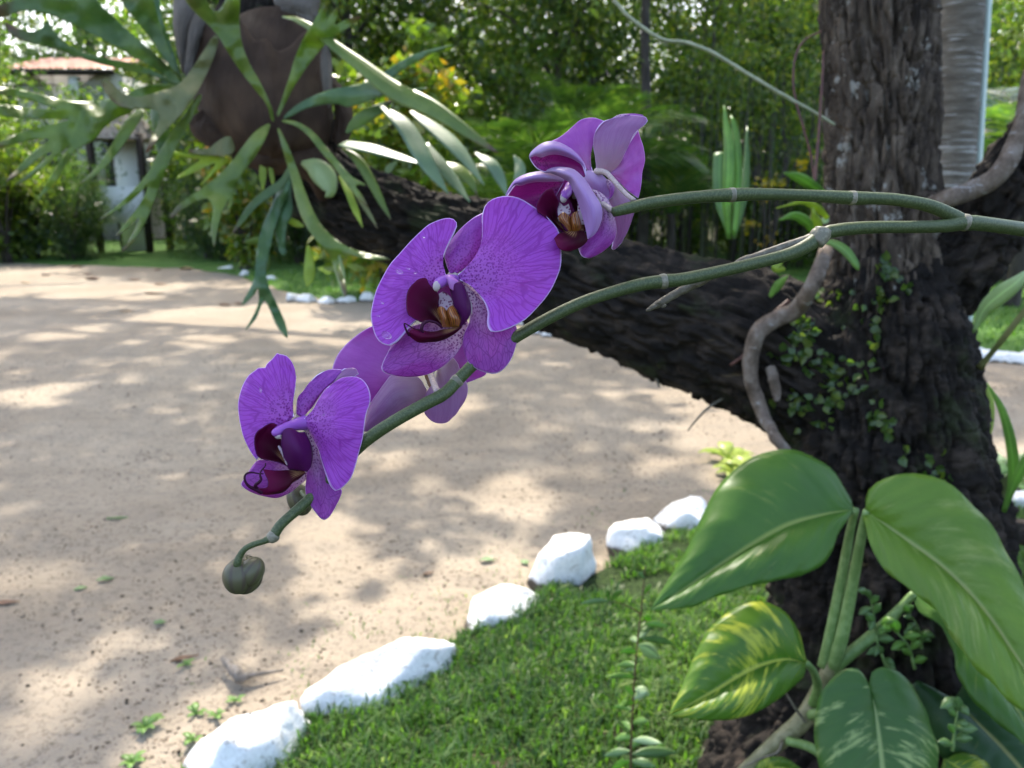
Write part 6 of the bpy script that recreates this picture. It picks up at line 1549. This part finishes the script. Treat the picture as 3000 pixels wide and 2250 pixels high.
# ------------------------------------------------------------------ wood behind the lawn
r = np.random.default_rng(77)
T1 = make_tree('woodland_tree', 11, 3.4, 0.17, 1, 'leaf_dark', 0.20, 170, 62, 0.12, label='dark leaved woodland tree standing behind the far lawn', group='dark trees of the wood')
T2 = make_tree('woodland_tree', 9, 3.0, 0.13, 2, 'leaf_mid', 0.18, 150, 62, 0.12, label='mid green woodland tree standing behind the far lawn', group='green trees of the wood')
T3 = make_tree('woodland_tree', 8, 2.8, 0.11, 3, 'leaf_sunlit', 0.13, 120, 80, 0.14, label='sunlit yellow green woodland tree standing behind the far lawn', group='sunlit trees of the wood')
spots = {T1: [(-120, 27), (780, 30), (900, 27), (1250, 26), (1500, 29), (1750, 25), (2050, 27), (2350, 25), (2700, 27), (3050, 25), (1100, 36), (1650, 37), (2200, 36), (2900, 37), (200, 38), (650, 37), (-200, 46), (600, 45), (950, 48), (2400, 45), (3150, 46), (60, 43), (330, 43.5), (3500, 24), (3850, 27), (4300, 26), (-450, 25), (-800, 28)],
         T2: [(790, 24), (800, 31), (1050, 23.5), (1600, 22.5), (1850, 30), (2200, 23), (2550, 23), (2950, 22), (1350, 33), (2450, 33), (-150, 30), (3250, 28), (3420, 19.5), (4050, 22), (-600, 32)],
         T3: [(-160, 21), (500, 37), (980, 30), (1420, 36), (2100, 31), (2800, 31), (3200, 22), (1730, 27.5), (2040, 24.5), (2330, 26.5), (1240, 24.5)]}
for pr, sp in spots.items():
    for i, (px, y) in enumerate(sp):
        o = pr if i == 0 else copy_tree(pr)
        sc = r.uniform(0.85, 1.2) * (1.5 if y > 42 else 1.0)
        place(o, gx(px, y), y, 0, r.uniform(0, 6.28), sc, sc * r.uniform(0.9, 1.15))
def near_what(px):
    for lim, w in ((500, 'near the tiled roof house'), (1000, 'behind the staghorn fern'), (1380, 'behind the tall croton bush'), (1930, 'behind the low feather palms'), (2480, 'behind the bamboo clumps'), (9999, 'beyond the ringed palm')):
        if px < lim: return w
for pr, sp in spots.items():
    w0 = pr['label'].split(' standing')[0]
    for o in [q for q in col.objects if q.get('group') == pr['group']]:
        px = 1500 + o.location.x * FPX / (o.location.y * math.cos(PITCH) + 0.3)
        far = ', tall and far off' if o.location.y > 42 else ''
        o['label'] = w0 + ' ' + near_what(px) + far
# slim dark trunks seen against the wood
for px, y, rr, lab in [(1878, 17.5, 0.115, 'slim straight dark trunk rising behind the low palms'), (2020, 21, 0.05, 'thin pole like trunk among the bamboo')]:
    t_ = make_tree('slim_tree', 12, 2.0, rr, int(px), 'leaf_dark', 0.13, 60, 70, 0.62, label=lab)
    place(t_, gx(px, y), y)

# undergrowth
B1 = make_bush('dark_shrub', 2.6, 1.3, 11, 'leaf_dark', 0.12, 60, 90, 'dark drooping shrub at the end of the sandy track', 'dark shrubs behind the track', 0.7, 0.22)
B2 = make_bush('green_shrub', 2.2, 1.2, 12, 'leaf_mid', 0.11, 55, 80, 'green shrub in the undergrowth behind the lawn', 'green shrubs of the undergrowth')
B3 = make_bush('bright_shrub', 2.8, 1.3, 13, 'leaf_sunlit', 0.15, 55, 75, 'bright sunlit shrub beside the end of the track', 'sunlit shrubs behind the track')
bs = {B1: [(215, 20.3), (110, 21), (240, 21.2), (610, 20.5), (660, 20), (770, 20), (880, 19), (1010, 19.5), (1240, 17), (650, 21.8), (1400, 16), (2500, 16), (2950, 14.5), (3300, 14.5), (3900, 15), (-250, 21)],
      B2: [(660, 23), (950, 22), (1150, 18.5), (1330, 17), (1700, 19), (2000, 21), (2250, 19), (2450, 18), (2900, 17), (3080, 15), (1550, 20), (2650, 19), (40, 23), (3500, 16), (4200, 17), (-400, 23)],
      B3: [(20, 19.8), (-90, 20.5), (640, 25), (75, 21.2), (2820, 20), (3020, 19), (1880, 23), (2150, 22.5)]}
for pr, sp in bs.items():
    for i, (px, y) in enumerate(sp):
        o = pr if i == 0 else copy_tree(pr)
        sc = r.uniform(0.8, 1.2) * (0.85 if pr is B1 and px < 800 else 1.0)
        place(o, gx(px, y), y, 0, r.uniform(0, 6.28), sc)
for pr in bs:
    w0 = {'dark shrubs behind the track': 'dark drooping shrub', 'green shrubs of the undergrowth': 'green shrub in the undergrowth', 'sunlit shrubs behind the track': 'bright sunlit shrub'}[pr['group']]
    for o in [q for q in col.objects if q.get('group') == pr['group']]:
        o['label'] = w0 + ' ' + near_what(1500 + o.location.x * FPX / (o.location.y * math.cos(PITCH) + 0.3))
CR = make_bush('croton_bush', 3.6, 1.25, 14, 'leaf_croton', 0.24, 70, 60, 'tall croton bush with yellow and orange leaves behind the staghorn fern', None, 0.2, 0.42)
place(CR, gx(1120, 11.8), 11.8 + 0.7, 0)
C2 = make_bush('croton_bush', 2.6, 0.9, 15, 'leaf_croton', 0.2, 40, 50, 'smaller croton bush left of the tall one', None, 0.2, 0.42)
place(C2, gx(700, 17), 17.5, 0)
Y1 = make_bush('yellow_leaved_shrub', 3.0, 0.7, 16, 'leaf_yellow', 0.14, 7, 18, 'shrub with yellowing leaves glowing among the bamboo', None, 0.3)
place(Y1, gx(2245, 15.5), 15.5, 0.0, 0, 1.0)

for i, (px, y, H, sc, lab) in enumerate([(1560, 15.2, 1.5, 0.95, 'low feather palm left of the slim dark trunk'), (1800, 16.0, 1.9, 0.95, 'low feather palm standing right by the slim dark trunk'), (1700, 18.5, 2.3, 1.0, 'feather palm set back between the two low palms'), (1440, 13.5, 0.8, 0.7, 'small feather palm rising just behind the low limb'), (2960, 11.0, 1.7, 0.9, 'feather palm seen between trunk and right limb'), (1960, 17.0, 1.2, 0.8, 'low feather palm beside the bamboo clump')]):
    make_palm((gx(px, y), y, 0), H, 17, sc, 30 + i, lab, trunk_r=0.09)
make_palm((gx(190, 22.5), 22.5, 0), 1.2, 14, 0.8, 41, 'low bushy palm among the dark shrubs')

# bamboo: each culm a part
def bamboo(px, y, n, seed, label, group):
    r = np.random.default_rng(seed)
    rt = thing('bamboo_clump', (gx(px, y), y, 0), label, 'bamboo', group)
    o0 = ORIGIN[rt]
    for i in range(n):
        a = r.uniform(0, 6.28); e = r.uniform(0, 1.0); H = r.uniform(2.8, 4.6)
        b = o0 + np.array([math.cos(a) * e, math.sin(a) * e * .6, -0.05]); ln = r.normal(size=2) * 0.05 * H
        pts = [b, b + [ln[0] * .2, ln[1] * .2, H * .4], b + [ln[0], ln[1], H]]
        V, F, mi, uv = tube(pts, [0.028, 0.024, 0.008], 6, 12)
        build('culm', V, F, M['bark_far' if i % 3 else 'culm'], rt, uv=uv)
    C = o0 + np.stack([r.normal(0, .75, 2200), r.normal(0, .6, 2200), np.abs(r.normal(3.4, 1.6, 2200)) + .2], 1)
    V, F, tt = leaf_quads(C, 0.16, 0.16, r, 0.9)
    build('foliage', V, F, M['leaf_mid'], rt, tint=tt, smooth=False)
for i, (px, y) in enumerate([(1960, 19), (2080, 18.2), (2210, 19.3), (2330, 18), (2420, 19), (2900, 18)]):
    bamboo(px, y, 16, 60 + i, 'clump of thin bamboo stems standing behind the low limb', 'bamboo clumps')

# ------------------------------------------------------------------ ringed palm and pipe behind the trunk
b = G(2800, 1160, 0.0)
PD = 3.3
pb = P(2778, 700, PD)
RP = thing('ringed_palm', (pb[0] + 0.03, pb[1], 0.02), 'grey palm trunk with pale leaf scar rings behind the dark tree', 'palm')
top = P(2800, -900, PD)
n = 420
zz = np.linspace(-0.05, 6.5, n)
cx = np.interp(zz, [0, 1.25, 2.25, 6.5], [pb[0] + .06, pb[0], pb[0] - 0.064, pb[0] - 0.25]); cy = np.full(n, pb[1])
rad = np.interp(zz, [-0.05, 0.3, 1.2, 6.5], [0.13, 0.10, 0.086, 0.080])
V, F, mi, uv = tube(np.stack([cx, cy, zz], 1), rad, 60)
a = np.arctan2(V[:, 1] - pb[1], V[:, 0] - pb[0])
wz = V[:, 2] + 0.02 * np.sin(a * 1 + 1) + 0.012 * (fbm(np.stack([a * 2, V[:, 2] * 3, a * 0], 1), 2, 3) - .5)
ring = np.abs(((wz / 0.085) % 1.0) - 0.5)
h = 0.004 * sstep(ring, 0.40, 0.5) + 0.004 * (fbm(V * np.array([20, 20, 60]), 3, 8) - 0.5)
dirv = np.stack([V[:, 0] - pb[0], V[:, 1] - pb[1], 0 * a], 1); dirv /= np.linalg.norm(dirv, axis=1, keepdims=True) + 1e-9
build('trunk', V + dirv * h[:, None], F, M['bark_palm'], RP, uv=uv)
for i in range(13):
    o = bpy.data.objects.new('frond', FRONDS[i % 3]); col.objects.link(o); o.parent = RP
    o.location = Vector((0.03, 0, 6.45)); o.rotation_euler = (0.1, -r.uniform(0.0, 1.1), 2.4 * i); o.scale = (1.2, 1.2, 1.2)
pp = [np.array([np.interp(z, zz, cx) + np.interp(z, zz, rad) + 0.006, pb[1] - 0.03, z]) for z in (4.2, 3.2, 2.6, 2.2, 1.9, 1.6, 1.25, 0.8, 0.3, 0.0)]
V, F, mi, uv = tube(pp, 0.0115, 10, 60)
tag(build('cable_conduit', V, F, M['conduit'], uv=uv), 'thin pale green pipe fixed up the side of the ringed palm', 'pipe')

# ------------------------------------------------------------------ kiosk and house beyond the shrubs
def box(x0, x1, y0, y1, z0, z1):
    V = np.array([[x, y, z] for z in (z0, z1) for y in (y0, y1) for x in (x0, x1)], float)
    F = np.array([[0, 2, 3, 1], [4, 5, 7, 6], [0, 1, 5, 4], [2, 6, 7, 3], [0, 4, 6, 2], [1, 3, 7, 5]])
    return V, F
ky = 24.0
kx = gx(402, ky)
KI = thing('garden_kiosk', (kx, ky, 0), 'small open kiosk with a peaked thatched roof and white walls behind the shrubs', 'kiosk')
z_e, z_t = 1.4 + (600 - 425) / FPX * ky, 1.4 + (600 - 320) / FPX * ky
nt = 20; th = np.linspace(0, 2 * math.pi, 33)[:-1]
Rr = np.linspace(1.0, 0.03, nt) ** 0.85
V = np.stack([kx + np.outer(Rr, np.cos(th)) * 1.05, ky + np.outer(Rr, np.sin(th)) * 1.05, z_e + np.outer((1 - Rr) ** 0.9, np.ones(32)) * (z_t - z_e)], -1).reshape(-1, 3)
V = V + (fbm(V * 9, 3, 3)[:, None] - 0.5) * 0.10
i = np.arange(nt - 1)[:, None] * 32; j = np.arange(32)[None]; jn = (j + 1) % 32
F = np.stack([i + j, i + jn, i + 32 + jn, i + 32 + j], -1).reshape(-1, 4)
build('roof', V, F, M['thatch'], KI)
for dx, dy in ((-.7, -.7), (.7, -.7), (-.7, .7), (.7, .7)):
    V, F = box(kx + dx - .08, kx + dx + .08, ky + dy - .08, ky + dy + .08, 0, z_e + .15)
    build('post', V, F, M['timber'], KI, smooth=False)
V, F = box(kx - .62, kx + .1, ky + .45, ky + .6, 0, z_e)
build('wall', V, F, M['wall_white'], KI, smooth=False)
V, F = box(kx - .55, kx + .75, ky - .95, ky - .85, 0.9, 1.9)
build('counter', V, F, M['wall_white'], KI, smooth=False)
hy = 33.0
hx0, hx1 = gx(85, hy), gx(400, hy)
HO = thing('tiled_roof_house', ((hx0 + hx1) / 2, hy, 0), 'white house with a terracotta tiled roof beyond the trees', 'house')
ez = 1.4 + (600 - 240) / FPX * hy; rz_ = 1.4 + (600 - 195) / FPX * hy
V, F = box(hx0 + .3, hx1 - .3, hy, hy + 5, 0, ez - .05)
build('wall', V, F, M['wall_white'], HO, smooth=False)
xs = np.linspace(hx0, hx1, 150); ys = np.linspace(0, 1, 24)
X, Yt = np.meshgrid(xs, ys)
Zr = ez + (rz_ - ez) * 1.4 * Yt + 0.05 * np.abs(np.sin(X * 14)) + 0.04 * ((Yt * 12) % 1.0)
V = np.stack([X, hy - .5 + Yt * 3.2, Zr], -1).reshape(-1, 3)
rf = build('roof', V, grid_faces(24, 150), M['roof'], HO)
V, F = box(hx0, hx1, hy - .56, hy - .46, ez - .22, ez - .02)
build('fascia', V, F, M['timber'], HO, smooth=False)
for k in range(3):
    x = hx0 + (hx1 - hx0) * (0.14 + 0.32 * k)
    V, F = box(x, x + .9, hy - .06, hy - .02, 1.0, 3.8)
    wn = build('window', V, F, M['glass'], HO, smooth=False); ORIGIN[wn] = ORIGIN[HO]
    V, F = box(x - .1, x + 1.0, hy - .13, hy - .062, 0.85, 1.0)
    build('sill', V, F, M['wall_white'], wn, smooth=False)
V, F = box(gx(282, hy) - .15, gx(282, hy) + .2, hy - .5, hy - .2, 0, ez - .25)
build('column', V, F, M['wall_white'], HO, smooth=False)

# ------------------------------------------------------------------ unseen crowns overhead, placed and thinned to shape sun and shade
def lit_filter(C, rays):
    keep = np.ones(len(C), bool)
    for p, rad in rays:
        q = C - p
        tt = q @ SUN
        dist = np.linalg.norm(q - tt[:, None] * SUN, axis=1)
        keep &= ~((tt > 0) & (dist < rad * (0.75 + 0.5 * RNG.random(len(C)))))
    return keep
rays = [(G(760, 2180, .1), .30), (G(1130, 1990, .1), .34), (G(1450, 1790, .1), .28), (G(1668, 1660, .15), .30), (G(1880, 1590, .1), .25), (G(2010, 1540, .1), .25),
        (G(1500, 2000, .05), .85), (G(1300, 2150, .05), .6), (G(1800, 1900, .05), .7), (G(2000, 2050, .05), .45),
        (P(1270, 440, 1.78), .22), (P(1390, 440, 1.76), .22), (P(1220, 500, 1.8), .16), (P(1330, 360, 1.74), .16), (P(660, 40, 1.8), .16), (P(700, 180, 1.8), .10), (P(350, 330, 1.82), .14), (P(860, 640, 1.85), .08), (P(650, 500, 1.85), .10), (P(150, 300, 1.8), .12), (P(1000, 260, 1.75), .10), (P(930, 150, 1.8), .08), (P(900, 60, 1.85), .10), (P(1290, 550, 1.85), .05),
        (P(2200, 1900, 1.25), .10), (P(2450, 650, 1.58), .05), (P(2130, 430, 1.85), .10),
        (G(100, 830), 1.5), (G(300, 850), 1.1), (G(30, 800), 1.5), (G(560, 920), .8), (G(700, 930), .9), (G(900, 960), .7), (G(-60, 830), 1.4), (G(450, 840), .8), (G(420, 870), .4), (G(200, 980), .35), (G(1250, 1230), .25), (G(1350, 1180), .22), (G(100, 1150), .3), (G(600, 1000), .35), (G(900, 1550), .18), (G(150, 2050), .16), (G(550, 2150), .2), (G(1500, 1450), .25), (G(1000, 1650), .2)]
def canopy(region, n, seed, size, thresh, scale):
    r = np.random.default_rng(seed)
    lo, hi = np.array(region[0]), np.array(region[1])
    C = lo + r.random((n, 3)) * (hi - lo)
    g = C - SUN * (C[:, 2:3] / SUN[2])              # where each leaf's shade falls
    nz = fbm(np.stack([g[:, 0] * scale, g[:, 1] * scale, C[:, 2] * 0.12], 1), 3, seed)
    C = C[(nz > thresh) & (C[:, 2] > 1.4 + 0.245 * C[:, 1] + 0.5)]
    C = C[lit_filter(C, rays)]  # drops leaves between the sun and the spots meant to be lit
    return leaf_quads(C, size, 0.55, r, 0.2, None, 0.55)
V, F, tt = canopy(((-4.5, 1.0, 5.2), (4.8, 10.0, 8.2)), 30000, 5, 0.17, 0.40, 0.9)
build('crown', V, F, M['leaf_canopy'], TREE, tint=tt, smooth=False)
for p0, p1 in ((P(2570, -1150, 1.72), (1.2, 3.5, 5.0)), (P(720, -800, 2.4), (-1.5, 3.6, 5.2)), (P(3350, -150, 1.5), (3.0, 3.0, 5.0)), (P(2570, -1150, 1.72), (-0.3, 5.6, 5.6))):
    p0 = np.array(p0); p1 = np.array(p1)
    V, F, mi, uv = tube([p0, (p0 + p1) / 2 + [0, 0, .3], p1], [0.09, 0.06, 0.02], 10, 20)
    build('branch', V, F, M['bark_limb'], TREE, uv=uv)
ST = thing('added_shade_tree', (-14.5, 19.5, 0), 'broad crowned tree added out of view left of the track to dapple the sand', 'tree')  # unseen tree, added to throw dappled shade on the sand
V, F, mi, uv = tube([(-14.5, 19.5, -.2), (-14.3, 19.6, 4), (-13.6, 20, 9), (-11, 20.5, 13)], [0.5, 0.4, 0.3, 0.1], 16, 40)
build('trunk', V, F, M['bark_far'], ST, uv=uv)
for q in ((-8, 16, 12.5), (-4, 18, 13.2), (-1, 22, 13.5), (-8, 26, 13.3), (-12, 15, 12.2), (2.5, 17, 13.4)):
    p0 = np.array([-13.7, 19.9, 8.6]); q = np.array(q, float)
    V, F, mi, uv = tube([p0, (p0 + q) / 2 + [0, 0, .6], q], [0.2, 0.13, 0.03], 10, 24)
    build('limb', V, F, M['bark_far'], ST, uv=uv)
V, F, tt = canopy(((-15, 12.5, 11.0), (6, 31, 15.5)), 75000, 9, 0.26, 0.42, 0.7)
build('crown', V, F, M['leaf_canopy'], ST, tint=tt, smooth=False)
